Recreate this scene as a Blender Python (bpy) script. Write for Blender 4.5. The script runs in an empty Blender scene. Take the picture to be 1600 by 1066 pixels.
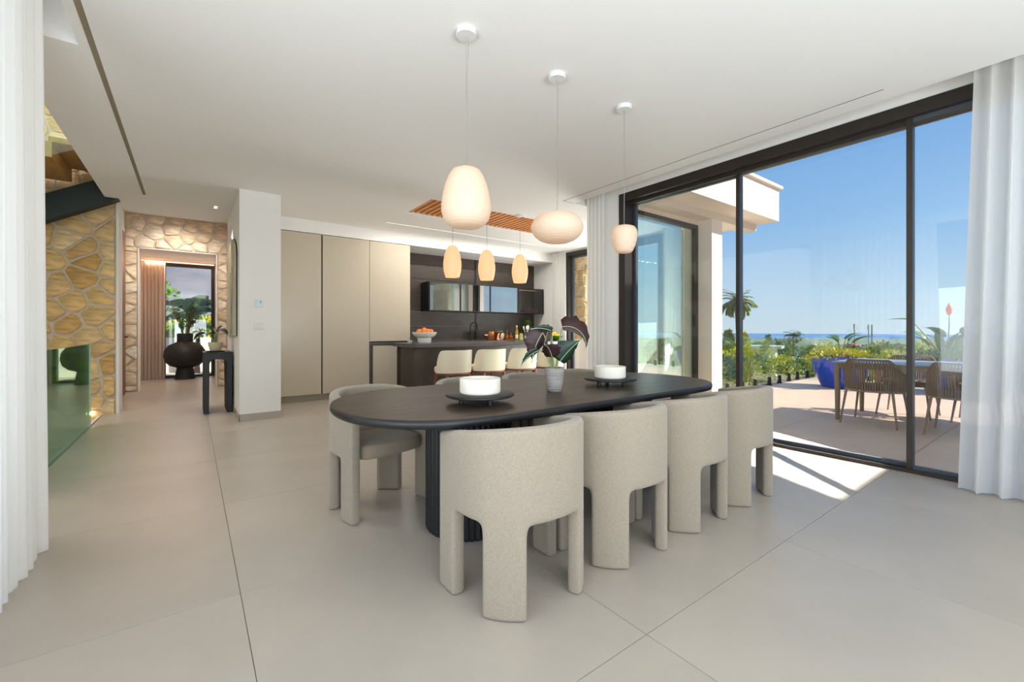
import bpy, bmesh, math, random
from mathutils import Vector, Matrix
random.seed(7)
S = bpy.context.scene
COL = S.collection
PI = math.pi

# ------------------------------------------------------------------ camera, sky, sun, lights, exposure
cam = bpy.data.cameras.new('camera'); cam_o = bpy.data.objects.new('camera', cam); COL.objects.link(cam_o)
cam_o.location = (0, 0, 1.14); cam_o.rotation_euler = (PI/2, 0, math.radians(-36.5))
cam.sensor_width = 36; cam.lens = 36*677/1600; cam.shift_y = -17/1600
cam.clip_start = 0.05; cam.clip_end = 30000
S.camera = cam_o
S.view_settings.view_transform = 'Standard'; S.view_settings.look = 'None'
S.view_settings.gamma = 1; S.view_settings.use_curve_mapping = False
S.view_settings.exposure = 0.12
S.cycles.use_denoising = True
S.cycles.max_bounces = 10; S.cycles.diffuse_bounces = 5; S.cycles.transparent_max_bounces = 24
S.cycles.glossy_bounces = 4; S.cycles.transmission_bounces = 6
S.cycles.sample_clamp_indirect = 6.0
S.cycles.caustics_reflective = False; S.cycles.caustics_refractive = False

SUN_AZ = math.atan2(-0.775, 0.63); SUN_EL = math.radians(37)
W = bpy.data.worlds.new('world'); S.world = W; W.use_nodes = True
wn = W.node_tree.nodes; wl = W.node_tree.links
bg = wn['Background']
# clear-day sky: one smooth gradient with height, the same all the way round
tcw = wn.new('ShaderNodeTexCoord'); sxyz = wn.new('ShaderNodeSeparateXYZ'); wl.new(tcw.outputs['Generated'], sxyz.inputs[0])
skr = wn.new('ShaderNodeValToRGB'); wl.new(sxyz.outputs[2], skr.inputs[0])
SKY = [(0.0, (.57, .70, .79)), (.06, (.50, .67, .82)), (.20, (.26, .49, .79)), (.42, (.15, .35, .74)), (1.0, (.11, .26, .63))]
skr.color_ramp.elements[0].position = 0; skr.color_ramp.elements[1].position = 1
for i, (p_, c_) in enumerate(SKY):
    e_ = skr.color_ramp.elements[0] if i == 0 else (skr.color_ramp.elements[-1] if i == len(SKY)-1 else skr.color_ramp.elements.new(p_))
    e_.color = c_+(1,)
wl.new(skr.outputs[0], bg.inputs[0]); bg.inputs[1].default_value = 1.0

def light(name, kind, loc, direction, **kw):
    l = bpy.data.lights.new(name, kind); o = bpy.data.objects.new(name, l); COL.objects.link(o)
    o.location = loc; o.rotation_euler = Vector(direction).to_track_quat('-Z', 'Y').to_euler()
    for k, v in kw.items(): setattr(l, k, v)
    return o
sd = Vector((math.cos(SUN_AZ)*math.cos(SUN_EL), math.sin(SUN_AZ)*math.cos(SUN_EL), math.sin(SUN_EL)))
light('sun', 'SUN', (30, -30, 40), -sd, energy=6.4, angle=math.radians(0.6), color=(1, .93, .84))
# added fill lamps: one behind the camera, one at the curtained left window
light('fill_rear_area', 'AREA', (1.1, -2.5, 1.1), (0, 1, 1.15), energy=165, shape='RECTANGLE', size=3.6, size_y=1.9, color=(.90, .96, 1))
light('fill_left_window', 'AREA', (-1.2, 0.1, 1.2), (1, 0.35, 0.9), energy=125, shape='RECTANGLE', size=4.8, size_y=2.0, color=(.90, .96, 1))

light('fill_kitchen_window', 'AREA', (7.05, 5.4, .80), (-1, 0.3, 0.9), energy=105, shape='RECTANGLE', size=1.3, size_y=1.3, color=(1, .98, .95))  # added fill lamp outside the kitchen window, aimed up to brighten the ceiling
# added narrow lamp standing in for sun mirrored by the wing window
_d = Vector((-.503, -.619, -.602)).normalized(); _u = (Vector((1, 0, 0))-_d*_d.x).normalized(); _n = (-_d).cross(_u)
glint = light('sun_glint_lamp', 'AREA', (5.97, 3.98, 1.46), _d, energy=60, shape='RECTANGLE', size=1.1, size_y=2.0, color=(1, .95, .88), spread=math.radians(1.2))
glint.rotation_euler = Matrix((_u, _n, -_d)).transposed().to_euler()
light('fill_stairwell', 'AREA', (-2.5, 6.2, 5.1), (0.15, .15, -1), energy=170, shape='RECTANGLE', size=3, size_y=3, color=(1, .98, .95))  # added fill lamp over the stair void; no skylight is built

# ------------------------------------------------------------------ helpers
class MB:
    def __init__(s): s.v = []; s.f = []
    def add(s, vs, fs):
        n = len(s.v); s.v += [tuple(p) for p in vs]; s.f += [tuple(i+n for i in f) for f in fs]; return s
    def box(s, a, b):
        x0, y0, z0 = a; x1, y1, z1 = b
        return s.add([(x0,y0,z0),(x1,y0,z0),(x1,y1,z0),(x0,y1,z0),(x0,y0,z1),(x1,y0,z1),(x1,y1,z1),(x0,y1,z1)],
                     [(0,3,2,1),(4,5,6,7),(0,1,5,4),(1,2,6,5),(2,3,7,6),(3,0,4,7)])
    def lathe(s, prof, n=32, c=(0,0), cap0=True, cap1=True):
        vs = []; fs = []
        for r, z in prof:
            for k in range(n):
                a = 2*PI*k/n; vs.append((c[0]+r*math.cos(a), c[1]+r*math.sin(a), z))
        for i in range(len(prof)-1):
            for k in range(n):
                k2 = (k+1) % n; fs.append((i*n+k, i*n+k2, (i+1)*n+k2, (i+1)*n+k))
        if cap0: fs.append(tuple(range(n-1, -1, -1)))
        if cap1: fs.append(tuple((len(prof)-1)*n+k for k in range(n)))
        return s.add(vs, fs)
    def tube(s, path, r, n=8, cap=True):
        path = [Vector(p) for p in path]; rs = r if isinstance(r, (list, tuple)) else [r]*len(path)
        vs = []; fs = []
        up = Vector((0, 0, 1))
        for i, p in enumerate(path):
            d = (path[min(i+1, len(path)-1)]-path[max(i-1, 0)]).normalized()
            a = d.cross(up)
            if a.length < 1e-3: a = d.cross(Vector((0, 1, 0)))
            a.normalize(); b = d.cross(a)
            for k in range(n):
                t = 2*PI*k/n; vs.append(p + a*math.cos(t)*rs[i] + b*math.sin(t)*rs[i])
        for i in range(len(path)-1):
            for k in range(n):
                k2 = (k+1) % n; fs.append((i*n+k, (i+1)*n+k, (i+1)*n+k2, i*n+k2))
        if cap: fs.append(tuple(range(n))); fs.append(tuple((len(path)-1)*n+k for k in range(n-1, -1, -1)))
        return s.add(vs, fs)
    def prism(s, poly, z0, z1, ax='z'):
        n = len(poly)
        m = {'z': lambda p, h: (p[0], p[1], h), 'y': lambda p, h: (p[0], h, p[1]), 'x': lambda p, h: (h, p[0], p[1])}[ax]
        vs = [m(p, z0) for p in poly] + [m(p, z1) for p in poly]
        fs = [tuple(range(n-1, -1, -1)), tuple(range(n, 2*n))] + [(i, (i+1) % n, n+(i+1) % n, n+i) for i in range(n)]
        return s.add(vs, fs)
    def mesh(s, name, mat=None, smooth=None):
        me = bpy.data.meshes.new(name); me.from_pydata(s.v, [], s.f); me.update()
        bm = bmesh.new(); bm.from_mesh(me); bmesh.ops.recalc_face_normals(bm, faces=bm.faces); bm.to_mesh(me); bm.free()
        if mat: me.materials.append(mat)
        if smooth is not None:
            me.polygons.foreach_set('use_smooth', [True]*len(me.polygons))
            me.set_sharp_from_angle(angle=math.radians(smooth))
        return me
    def build(s, name, mat, parent=None, smooth=None, loc=None, bevel=0, seg=2):
        o = bpy.data.objects.new(name, s.mesh(name, mat, smooth if not bevel else 40)); COL.objects.link(o)
        if parent: o.parent = parent
        if loc: o.location = loc
        if bevel:
            b = o.modifiers.new('bevel', 'BEVEL'); b.width = bevel; b.segments = seg; b.limit_method = 'ANGLE'; b.angle_limit = math.radians(40)
        return o
def boxo(name, a, b, mat, parent=None, bevel=0): return MB().box(a, b).build(name, mat, parent, bevel=bevel)
def tag(o, label=None, cat=None, group=None, kind=None):
    for k, v in (('label', label), ('category', cat), ('group', group), ('kind', kind)):
        if v: o[k] = v
    return o
def thing(name, label, cat, loc=(0,0,0), rz=0, group=None, kind=None):
    o = bpy.data.objects.new(name, None); COL.objects.link(o); o.location = loc; o.rotation_euler = (0, 0, rz)
    return tag(o, label, cat, group, kind)
def struct(name, label=None):
    o = bpy.data.objects.new(name, None); COL.objects.link(o); return tag(o, label, None, None, 'structure')
def st(o, label=None): return tag(o, label, None, None, 'structure')
def copy_tree(o, parent=None):
    c = o.copy(); COL.objects.link(c); c.parent = parent
    for ch in o.children: copy_tree(ch, c)
    return c
def relabel(o, label, loc=None, rz=None):
    o['label'] = label
    if loc: o.location = loc
    if rz is not None: o.rotation_euler = (0, 0, rz)
    return o

# ------------------------------------------------------------------ materials
def srgb(r, g, b):
    f = lambda c: (c/255/12.92) if c/255 <= .04045 else ((c/255+.055)/1.055)**2.4
    return (f(r), f(g), f(b), 1)
def mat(name, col, rough=.5, metal=0, spec=.5, noise=0, nscale=8, bump=0, bscale=60, vary=0, stretch=None, detail=4, coat=0, sheen=0, trans=0, col2=None, emis=None, estr=0):
    m = bpy.data.materials.new(name); m.use_nodes = True
    nt = m.node_tree; N = nt.nodes; L = nt.links; p = N['Principled BSDF']
    p.inputs['Base Color'].default_value = col; p.inputs['Roughness'].default_value = rough; p.inputs['Metallic'].default_value = metal
    p.inputs['Specular IOR Level'].default_value = spec
    if coat: p.inputs['Coat Weight'].default_value = coat; p.inputs['Coat Roughness'].default_value = .08
    if sheen: p.inputs['Sheen Weight'].default_value = sheen
    if trans: p.inputs['Transmission Weight'].default_value = trans
    if emis: p.inputs['Emission Color'].default_value = emis; p.inputs['Emission Strength'].default_value = estr
    tc = N.new('ShaderNodeTexCoord'); src = tc.outputs['Object']
    if stretch:
        mp = N.new('ShaderNodeMapping'); mp.inputs['Scale'].default_value = stretch; L.new(src, mp.inputs[0]); src = mp.outputs[0]
    cur = None
    if noise or col2:
        nz = N.new('ShaderNodeTexNoise'); nz.inputs['Scale'].default_value = nscale; nz.inputs['Detail'].default_value = detail; nz.inputs['Roughness'].default_value = .6
        L.new(src, nz.inputs[0])
        cr = N.new('ShaderNodeValToRGB'); cr.color_ramp.elements[0].position = .3; cr.color_ramp.elements[1].position = .7
        a = col2 if col2 else tuple(c*(1-noise) for c in col[:3])+(1,)
        b = col if col2 else tuple(min(1, c*(1+noise)) for c in col[:3])+(1,)
        cr.color_ramp.elements[0].color = a; cr.color_ramp.elements[1].color = b
        L.new(nz.outputs[0], cr.inputs[0]); cur = cr.outputs[0]
    if vary:
        oi = N.new('ShaderNodeObjectInfo'); mr = N.new('ShaderNodeMapRange'); mr.inputs[3].default_value = 1-vary; mr.inputs[4].default_value = 1+vary
        L.new(oi.outputs['Random'], mr.inputs[0])
        hs = N.new('ShaderNodeHueSaturation'); L.new(mr.outputs[0], hs.inputs['Value'])
        if cur: L.new(cur, hs.inputs['Color'])
        else: hs.inputs['Color'].default_value = col
        cur = hs.outputs[0]
    if cur: L.new(cur, p.inputs['Base Color'])
    if bump:
        n2 = N.new('ShaderNodeTexNoise'); n2.inputs['Scale'].default_value = bscale; n2.inputs['Detail'].default_value = 5; L.new(src, n2.inputs[0])
        bp = N.new('ShaderNodeBump'); bp.inputs['Strength'].default_value = bump; bp.inputs['Distance'].default_value = .01
        L.new(n2.outputs[0], bp.inputs['Height']); L.new(bp.outputs[0], p.inputs['Normal'])
    return m
def glass(name, tint=(1,1,1,1), base=.05, rough=0.0, power=5.0, maxr=.95, gcol=(1, 1, 1, 1)):
    m = bpy.data.materials.new(name); m.use_nodes = True; nt = m.node_tree; N = nt.nodes; L = nt.links
    N.remove(N['Principled BSDF']); out = N['Material Output']
    t = N.new('ShaderNodeBsdfTransparent'); t.inputs[0].default_value = tint
    g = N.new('ShaderNodeBsdfGlossy'); g.inputs['Roughness'].default_value = rough; g.inputs[0].default_value = gcol
    lw = N.new('ShaderNodeLayerWeight'); lw.inputs[0].default_value = .5
    pw = N.new('ShaderNodeMath'); pw.operation = 'POWER'; L.new(lw.outputs['Facing'], pw.inputs[0]); pw.inputs[1].default_value = power
    mr = N.new('ShaderNodeMapRange'); mr.inputs[3].default_value = base; mr.inputs[4].default_value = maxr; L.new(pw.outputs[0], mr.inputs[0])
    mx = N.new('ShaderNodeMixShader'); L.new(mr.outputs[0], mx.inputs[0]); L.new(t.outputs[0], mx.inputs[1]); L.new(g.outputs[0], mx.inputs[2])
    L.new(mx.outputs[0], out.inputs[0]); return m
def cloth(name, col, transp=.12, transl=.45):
    m = bpy.data.materials.new(name); m.use_nodes = True; nt = m.node_tree; N = nt.nodes; L = nt.links
    N.remove(N['Principled BSDF']); out = N['Material Output']
    d = N.new('ShaderNodeBsdfDiffuse'); d.inputs[0].default_value = col
    tl = N.new('ShaderNodeBsdfTranslucent'); tl.inputs[0].default_value = col
    tr = N.new('ShaderNodeBsdfTransparent')
    m1 = N.new('ShaderNodeMixShader'); m1.inputs[0].default_value = transl; L.new(d.outputs[0], m1.inputs[1]); L.new(tl.outputs[0], m1.inputs[2])
    m2 = N.new('ShaderNodeMixShader'); m2.inputs[0].default_value = transp; L.new(m1.outputs[0], m2.inputs[1]); L.new(tr.outputs[0], m2.inputs[2])
    L.new(m2.outputs[0], out.inputs[0]); return m
def weave(name, c1, c2, scale=420, bump=.5):
    m = mat(name, c1, .9, spec=.15, sheen=.25); nt = m.node_tree; N = nt.nodes; L = nt.links; p = N['Principled BSDF']
    tc = N.new('ShaderNodeTexCoord')
    outs = []
    for st_ in ((1, 1, .22), (.22, .22, 1)):
        mp = N.new('ShaderNodeMapping'); mp.inputs['Scale'].default_value = st_; L.new(tc.outputs['Object'], mp.inputs[0])
        nz = N.new('ShaderNodeTexNoise'); nz.inputs['Scale'].default_value = scale; nz.inputs['Detail'].default_value = 2; L.new(mp.outputs[0], nz.inputs[0]); outs.append(nz.outputs[0])
    a = N.new('ShaderNodeMath'); a.operation = 'ADD'; L.new(outs[0], a.inputs[0]); L.new(outs[1], a.inputs[1])
    h = N.new('ShaderNodeMath'); h.operation = 'MULTIPLY'; h.inputs[1].default_value = .5; L.new(a.outputs[0], h.inputs[0])
    cr = N.new('ShaderNodeValToRGB'); cr.color_ramp.elements[0].position = .4; cr.color_ramp.elements[1].position = .6
    cr.color_ramp.elements[0].color = c2; cr.color_ramp.elements[1].color = c1; L.new(h.outputs[0], cr.inputs[0]); L.new(cr.outputs[0], p.inputs['Base Color'])
    bp = N.new('ShaderNodeBump'); bp.inputs['Strength'].default_value = bump; bp.inputs['Distance'].default_value = .004
    L.new(h.outputs[0], bp.inputs['Height']); L.new(bp.outputs[0], p.inputs['Normal']); return m

M = {}
M['tile'] = mat('floor_tile_porcelain', srgb(175, 165, 152), .32, spec=.4, noise=.07, nscale=1.6, vary=.02, detail=8, bump=.04, bscale=90)
M['grout'] = mat('grout', srgb(140, 129, 116), .9)
M['terrace_tile'] = mat('terrace_tile_porcelain', srgb(228, 200, 172), .55, noise=.05, nscale=2, vary=.02, bump=.05, bscale=120)
M['paint'] = mat('white_wall_paint', srgb(236, 233, 228), .85, spec=.2, bump=.02, bscale=200)
M['ceil'] = mat('white_ceiling_paint', srgb(236, 234, 230), .9, spec=.15)
M['render'] = mat('exterior_white_render', srgb(240, 228, 214), .9, spec=.1, bump=.05, bscale=150)
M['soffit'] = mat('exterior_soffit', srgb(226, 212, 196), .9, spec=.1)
M['mortar'] = mat('pale_mortar', srgb(206, 192, 168), .95, noise=.1, nscale=20, bump=.3, bscale=80)
def stone_mat(name, cols):
    m = mat(name, cols[0], .85, spec=.2, bump=.8, bscale=24); nt = m.node_tree; N = nt.nodes; L = nt.links; p = N['Principled BSDF']
    oi = N.new('ShaderNodeObjectInfo'); cr = N.new('ShaderNodeValToRGB')
    el = cr.color_ramp.elements; el[0].color = cols[0]; el[1].color = cols[-1]
    for i, c in enumerate(cols[1:-1]): e = el.new((i+1)/(len(cols)-1)); e.color = c
    L.new(oi.outputs['Random'], cr.inputs[0])
    tc = N.new('ShaderNodeTexCoord'); mp = N.new('ShaderNodeMapping'); mp.inputs['Rotation'].default_value = (.5, .6, .4); mp.inputs['Scale'].default_value = (1, 1, 3.5)
    L.new(tc.outputs['Object'], mp.inputs[0])
    nz = N.new('ShaderNodeTexNoise'); nz.inputs['Scale'].default_value = 7; nz.inputs['Detail'].default_value = 6; L.new(mp.outputs[0], nz.inputs[0])
    mr = N.new('ShaderNodeMapRange'); mr.inputs[1].default_value = .3; mr.inputs[2].default_value = .7; mr.inputs[3].default_value = .62; mr.inputs[4].default_value = 1.2; L.new(nz.outputs[0], mr.inputs[0])
    hs = N.new('ShaderNodeHueSaturation'); L.new(cr.outputs[0], hs.inputs['Color']); L.new(mr.outputs[0], hs.inputs['Value']); L.new(hs.outputs[0], p.inputs['Base Color']); return m
M['stone'] = stone_mat('ochre_rubble_stone', [srgb(214, 178, 112), srgb(228, 200, 146), srgb(200, 160, 94), srgb(234, 214, 172), srgb(212, 178, 122)])
M['stone2'] = stone_mat('hall_lit_rubble_stone', [srgb(222, 202, 176), srgb(232, 216, 194), srgb(212, 190, 162), srgb(236, 224, 206)])  # lighter copy of the same stone, pinkish hall light put into the colours
M['frame'] = mat('dark_bronze_aluminium', srgb(52, 45, 40), .45, metal=.3)
M['frame2'] = mat('grey_sash_aluminium', srgb(82, 88, 94), .4, metal=.4)
M['glass'] = glass('clear_window_glass', (.97, .985, .985, 1), .035)
M['glass_solar'] = glass('reflective_solar_glass', (.86, .93, .88, 1), .32, power=3, gcol=(.92, 1, .94, 1))
M['glass_green'] = glass('green_balustrade_glass', (.50, .74, .62, 1), .06, power=4, gcol=(.66, .84, .74, 1))
M['glass_rail'] = glass('clear_balustrade_glass', (.86, .95, .92, 1), .05)
M['glass_cab'] = glass('reflective_cabinet_glass', (.42, .42, .42, 1), .6, power=3)
M['glass_smoke'] = glass('smoked_cabinet_glass', (.5, .42, .36, 1), .06)
M['sheer'] = cloth('white_sheer_curtain', srgb(250, 250, 248), .10, .62)
M['sheer2'] = cloth('beige_sheer_curtain', srgb(226, 208, 192), .04, .35)
M['fabric'] = weave('oatmeal_woven_fabric', srgb(160, 149, 132), srgb(145, 134, 118), bump=.15)
M['fabric_seat'] = weave('oatmeal_seat_fabric', srgb(154, 140, 121), srgb(140, 127, 108), bump=.15)
M['cream'] = mat('cream_leather', srgb(238, 228, 204), .5, spec=.4, bump=.04, bscale=150)
M['walnut'] = mat('reddish_walnut', srgb(134, 76, 50), .45, noise=.2, nscale=6, stretch=(1, 1, .2))
def grain(name, c1, c2, rough=.4, stretch=(1.2, 14, 14), scale=3, bump=.12, spec=.45):
    return mat(name, c1, rough, col2=c2, nscale=scale, stretch=stretch, detail=8, bump=bump, bscale=14, spec=spec)
M['table'] = grain('black_stained_oak', srgb(84, 68, 56), srgb(36, 29, 25), .40, stretch=(.9, 16, 16), scale=2.2, spec=.22)
M['table_edge'] = mat('black_table_edge', srgb(24, 24, 26), .42, noise=.1)
M['black'] = mat('matt_black', srgb(20, 20, 21), .5, noise=.1, nscale=5)
M['blackgloss'] = mat('black_metal', srgb(22, 22, 24), .3, metal=.4)
M['lacquer'] = mat('greige_lacquer', srgb(194, 183, 163), .22, spec=.5, noise=.01)
M['lacquer_gap'] = mat('olive_shadow_gap', srgb(96, 84, 58), .5)
M['plinth'] = mat('greige_plinth', srgb(158, 146, 124), .5)
M['darkstone'] = mat('dark_brown_stone', srgb(74, 64, 56), .5, noise=.16, nscale=7, bump=.04)
M['counter'] = mat('dark_stone_counter', srgb(84, 80, 80), .28, noise=.1, nscale=9)
M['darkwood'] = grain('dark_grey_oak_plank', srgb(88, 74, 64), srgb(62, 52, 46), .42, stretch=(1, 10, 12), scale=3)
M['slatwood'] = grain('warm_oak_slat', srgb(226, 160, 98), srgb(204, 136, 76), .5, stretch=(10, 1, 10))
M['slatgap'] = mat('slat_backing', srgb(70, 44, 26), .8)
M['oak'] = grain('oak_stair_tread', srgb(196, 156, 92), srgb(170, 128, 70), .45, stretch=(10, 1.2, 10))
M['steel_dark'] = mat('dark_teal_steel', srgb(26, 42, 44), .5, metal=.2)
M['white_cer'] = mat('white_ceramic', srgb(238, 235, 226), .4)
M['white_matt'] = mat('matt_white_stoneware', srgb(226, 220, 206), .75, spec=.25)
M['white_plastic'] = mat('white_plastic', srgb(226, 225, 222), .5)
M['wire'] = mat('grey_cord', srgb(150, 150, 148), .5)
M['screen'] = mat('pale_blue_screen', srgb(190, 215, 225), .2)
def shade_mat(name, top, bot, estr, bands=True):
    m = bpy.data.materials.new(name); m.use_nodes = True; nt = m.node_tree; N = nt.nodes; L = nt.links; p = N['Principled BSDF']
    p.inputs['Base Color'].default_value = srgb(200, 184, 164); p.inputs['Roughness'].default_value = .6
    p.inputs['Emission Color'].default_value = top; p.inputs['Emission Strength'].default_value = estr
    if bands:
        tc = N.new('ShaderNodeTexCoord'); sx = N.new('ShaderNodeSeparateXYZ'); L.new(tc.outputs['Object'], sx.inputs[0])
        ml = N.new('ShaderNodeMath'); ml.operation = 'MULTIPLY'; ml.inputs[1].default_value = 420; L.new(sx.outputs[2], ml.inputs[0])
        sn = N.new('ShaderNodeMath'); sn.operation = 'SINE'; L.new(ml.outputs[0], sn.inputs[0])
        bp = N.new('ShaderNodeBump'); bp.inputs['Strength'].default_value = .10; bp.inputs['Distance'].default_value = .006; L.new(sn.outputs[0], bp.inputs['Height']); L.new(bp.outputs[0], p.inputs['Normal'])
    return m
M['shade'] = shade_mat('ribbed_opal_shade', (1, .56, .30, 1), None, .27)
M['shade_k'] = shade_mat('glowing_amber_shade', (1, .46, .15, 1), None, .72, False)
M['bulb'] = mat('lit_bulb', (1, .8, .5, 1), emis=(1, .62, .28, 1), estr=3)
M['led'] = mat('warm_led_strip', (1, 1, 1, 1), emis=(1, .86, .68, 1), estr=2.2)
M['led_warm'] = mat('peach_led_cove', (1, 1, 1, 1), emis=(1, .5, .3, 1), estr=3)
M['orange'] = mat('orange_peel', srgb(240, 128, 24), .45, bump=.2, bscale=120)
M['lemon'] = mat('lemon_peel', srgb(246, 204, 40), .45, bump=.15, bscale=100)
M['greenglaze'] = mat('green_glaze', srgb(70, 130, 50), .3)
M['potgrey'] = mat('grey_textured_ceramic', srgb(150, 146, 140), .8, noise=.2, nscale=30, stretch=(.3, .3, 3), bump=.4, bscale=40)
M['potbeige'] = mat('striped_beige_ceramic', srgb(204, 190, 160), .7, noise=.12, nscale=14, stretch=(.1, .1, 4))
M['soil'] = mat('dark_soil', srgb(50, 38, 30), .95, noise=.3, nscale=30, bump=.5)
M['blueglaze'] = mat('cobalt_blue_glaze', srgb(36, 78, 204), .12, noise=.12, nscale=3, coat=.6)
def leaf(name, c1, c2, rough=.45): return mat(name, c1, rough, col2=c2, nscale=5, vary=.12)
M['alo'] = leaf('dark_alocasia_leaf', srgb(38, 62, 44), srgb(24, 40, 30)); M['alo_under'] = mat('burgundy_leaf_underside', srgb(58, 34, 36), .5)
M['vein'] = mat('pale_leaf_vein', srgb(150, 180, 140), .5); M['stemgreen'] = mat('pale_green_stem', srgb(132, 140, 92), .5)
M['leafgreen'] = leaf('green_leaf', srgb(128, 172, 62), srgb(80, 126, 44)); M['leafyellow'] = leaf('yellow_green_leaf', srgb(240, 218, 60), srgb(168, 184, 56))
M['leafdark'] = leaf('dark_green_leaf', srgb(84, 118, 70), srgb(52, 82, 48)); M['leafolive'] = leaf('olive_leaf', srgb(146, 156, 84), srgb(98, 118, 60))
M['strel'] = leaf('strelitzia_leaf', srgb(88, 132, 66), srgb(58, 98, 52)); M['banana'] = leaf('banana_leaf', srgb(86, 128, 78), srgb(58, 96, 60))
M['trunk'] = mat('brown_trunk', srgb(108, 88, 66), .9, noise=.3, nscale=12, bump=.5)
M['flower'] = mat('salmon_flower', srgb(226, 120, 92), .6)
M['rope'] = mat('taupe_rope', srgb(140, 118, 98), .8, noise=.1, nscale=40, bump=.3, bscale=200)
M['taupe'] = mat('taupe_aluminium', srgb(150, 130, 112), .5, metal=.1)
M['cushion'] = weave('taupe_cushion', srgb(140, 122, 106), srgb(120, 102, 88), 300)
M['greytop'] = mat('blue_grey_ceramic_top', srgb(150, 158, 166), .3, noise=.04)
M['doorwood'] = grain('brown_door_wood', srgb(132, 82, 52), srgb(104, 62, 38), .4, stretch=(8, 8, 1))
M['art'] = mat('pale_sage_canvas', srgb(196, 204, 184), .7, col2=srgb(176, 168, 136), nscale=3, stretch=(1, .7, .35), detail=6)
M['amber'] = mat('amber_glass', srgb(176, 96, 30), .12, spec=.6, trans=.3); M['copper'] = mat('copper_pan', srgb(196, 120, 74), .3, metal=.7)
M['oil'] = mat('golden_oil', srgb(214, 160, 40), .12, trans=.2); M['limeglass'] = mat('lime_glass', srgb(200, 206, 110), .2, trans=.2)
M['pink'] = mat('pink_jar', srgb(170, 100, 110), .4); M['olivejar'] = mat('olive_yellow_jar', srgb(170, 150, 40), .35)
M['terra'] = mat('terracotta_roof', srgb(190, 116, 84), .9, noise=.15, nscale=2); M['housewhite'] = mat('house_white', srgb(236, 230, 220), .9); M['housetan'] = mat('house_tan', srgb(222, 196, 166), .9); M['housepane'] = mat('house_pane', srgb(86, 100, 112), .25)
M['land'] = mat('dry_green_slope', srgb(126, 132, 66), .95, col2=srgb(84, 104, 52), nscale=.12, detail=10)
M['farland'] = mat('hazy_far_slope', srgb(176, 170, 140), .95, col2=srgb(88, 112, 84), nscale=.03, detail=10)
M['sea'] = mat('sea_water', srgb(92, 134, 176), .5, noise=.05, nscale=.002)  # distance haze is mixed into the water colour
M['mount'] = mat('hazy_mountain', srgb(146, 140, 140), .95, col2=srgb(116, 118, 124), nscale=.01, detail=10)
M['gravel'] = mat('pale_gravel', srgb(206, 190, 160), .95, noise=.12, nscale=3)

# ------------------------------------------------------------------ the setting
CZ = 2.90          # ceiling
GU, GV, TS = 0.171, 2.205, 1.2   # floor tile grid

def tiles(parent, regions, mat_, z=0.0, gap=.003):
    for (u0, u1, v0, v1) in regions:
        i0 = math.floor((u0-GU)/TS); i1 = math.ceil((u1-GU)/TS); j0 = math.floor((v0-GV)/TS); j1 = math.ceil((v1-GV)/TS)
        for i in range(i0, i1):
            for j in range(j0, j1):
                a0 = max(u0, GU+i*TS+gap/2); a1 = min(u1, GU+(i+1)*TS-gap/2); b0 = max(v0, GV+j*TS+gap/2); b1 = min(v1, GV+(j+1)*TS-gap/2)
                if a1-a0 < .02 or b1-b0 < .02: continue
                e = .0006; cx, cy = (a0+a1)/2, (b0+b1)/2; x, y = (a1-a0)/2, (b1-b0)/2
                vs = [(-x,-y,-.012),(x,-y,-.012),(x,y,-.012),(-x,y,-.012),(-x,-y,-e),(x,-y,-e),(x,y,-e),(-x,y,-e),(-x+e,-y+e,0),(x-e,-y+e,0),(x-e,y-e,0),(-x+e,y-e,0)]
                fs = [(0,1,5,4),(1,2,6,5),(2,3,7,6),(3,0,4,7),(4,5,9,8),(5,6,10,9),(6,7,11,10),(7,4,8,11),(8,9,10,11)]
                MB().add(vs, fs).build('tile', mat_, parent, loc=(cx, cy, z))
floor = struct('floor', 'large square greige porcelain floor tiles of the dining room')
MB().box((-.95, -2.6, -.25), (6.9, 13.3, -.004)).box((-5, -2.6, -.25), (-.95, 4.4, -.004)).build('grout_bed', M['grout'], floor)
tiles(floor, [(-.95, 4.62, -2.6, 4.2), (-.95, 6.8, 4.2, 8.05), (-1.0, .6, 8.05, 13.3), (-2.2, -.95, -2.6, 4.4)], M['tile'])
terr = struct('floor_terrace', 'sunlit pale tiles of the outdoor terrace')
MB().box((4.86, -9, -.3), (12.45, 4.06, -.012)).box((7.0, 4.06, -.3), (12.45, 4.35, -.012)).build('grout_bed', M['grout'], terr)
tiles(terr, [(4.86, 12.45, -6, 4.05)], M['terrace_tile'], -.001, gap=.006)

# ceiling slab with stair opening, curtain pockets, slot lines
ceil = struct('ceiling', 'flat white plaster ceiling with recessed curtain pockets')
cb = MB()
def slab(u0, u1, v0, v1, z0=CZ, z1=CZ+.32): cb.box((u0, v0, z0), (u1, v1, z1))
# main field, split around the two shadow-gap slots and the wooden slat recess (2.56-5.07, 5.3-6.18)
SL = (-.51, -.475); SR = (4.062, 4.08)
slab(-.90, SL[0], 3.74, 8.05); slab(-.56, SL[0], -2.6, 3.74)
slab(SL[0], SL[1], 7.42, 8.05)
slab(SL[1], 2.56, -2.6, 8.05)
slab(2.56, SR[0], -2.6, 5.30); slab(SR[0], SR[1], -2.6, .93); slab(SR[1], 4.265, -2.6, 4.32); slab(SR[0], SR[1], 4.335, 5.3); slab(SR[1], 6.9, 4.335, 5.3); pass
slab(2.56, 5.07, 6.18, 6.895); slab(5.07, 6.9, 5.30, 6.895); slab(2.56, 6.9, 6.91, 8.3)
slab(2.56, 1.99, 6.895, 6.91) if False else None
cb.build('ceiling_slab', M['ceil'], ceil)
boxo('slot_recess', (SL[0], -2.6, CZ+.01), (SL[1], 7.42, CZ+.05), mat('taupe_slot', srgb(150, 138, 118), .8), ceil)
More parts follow.
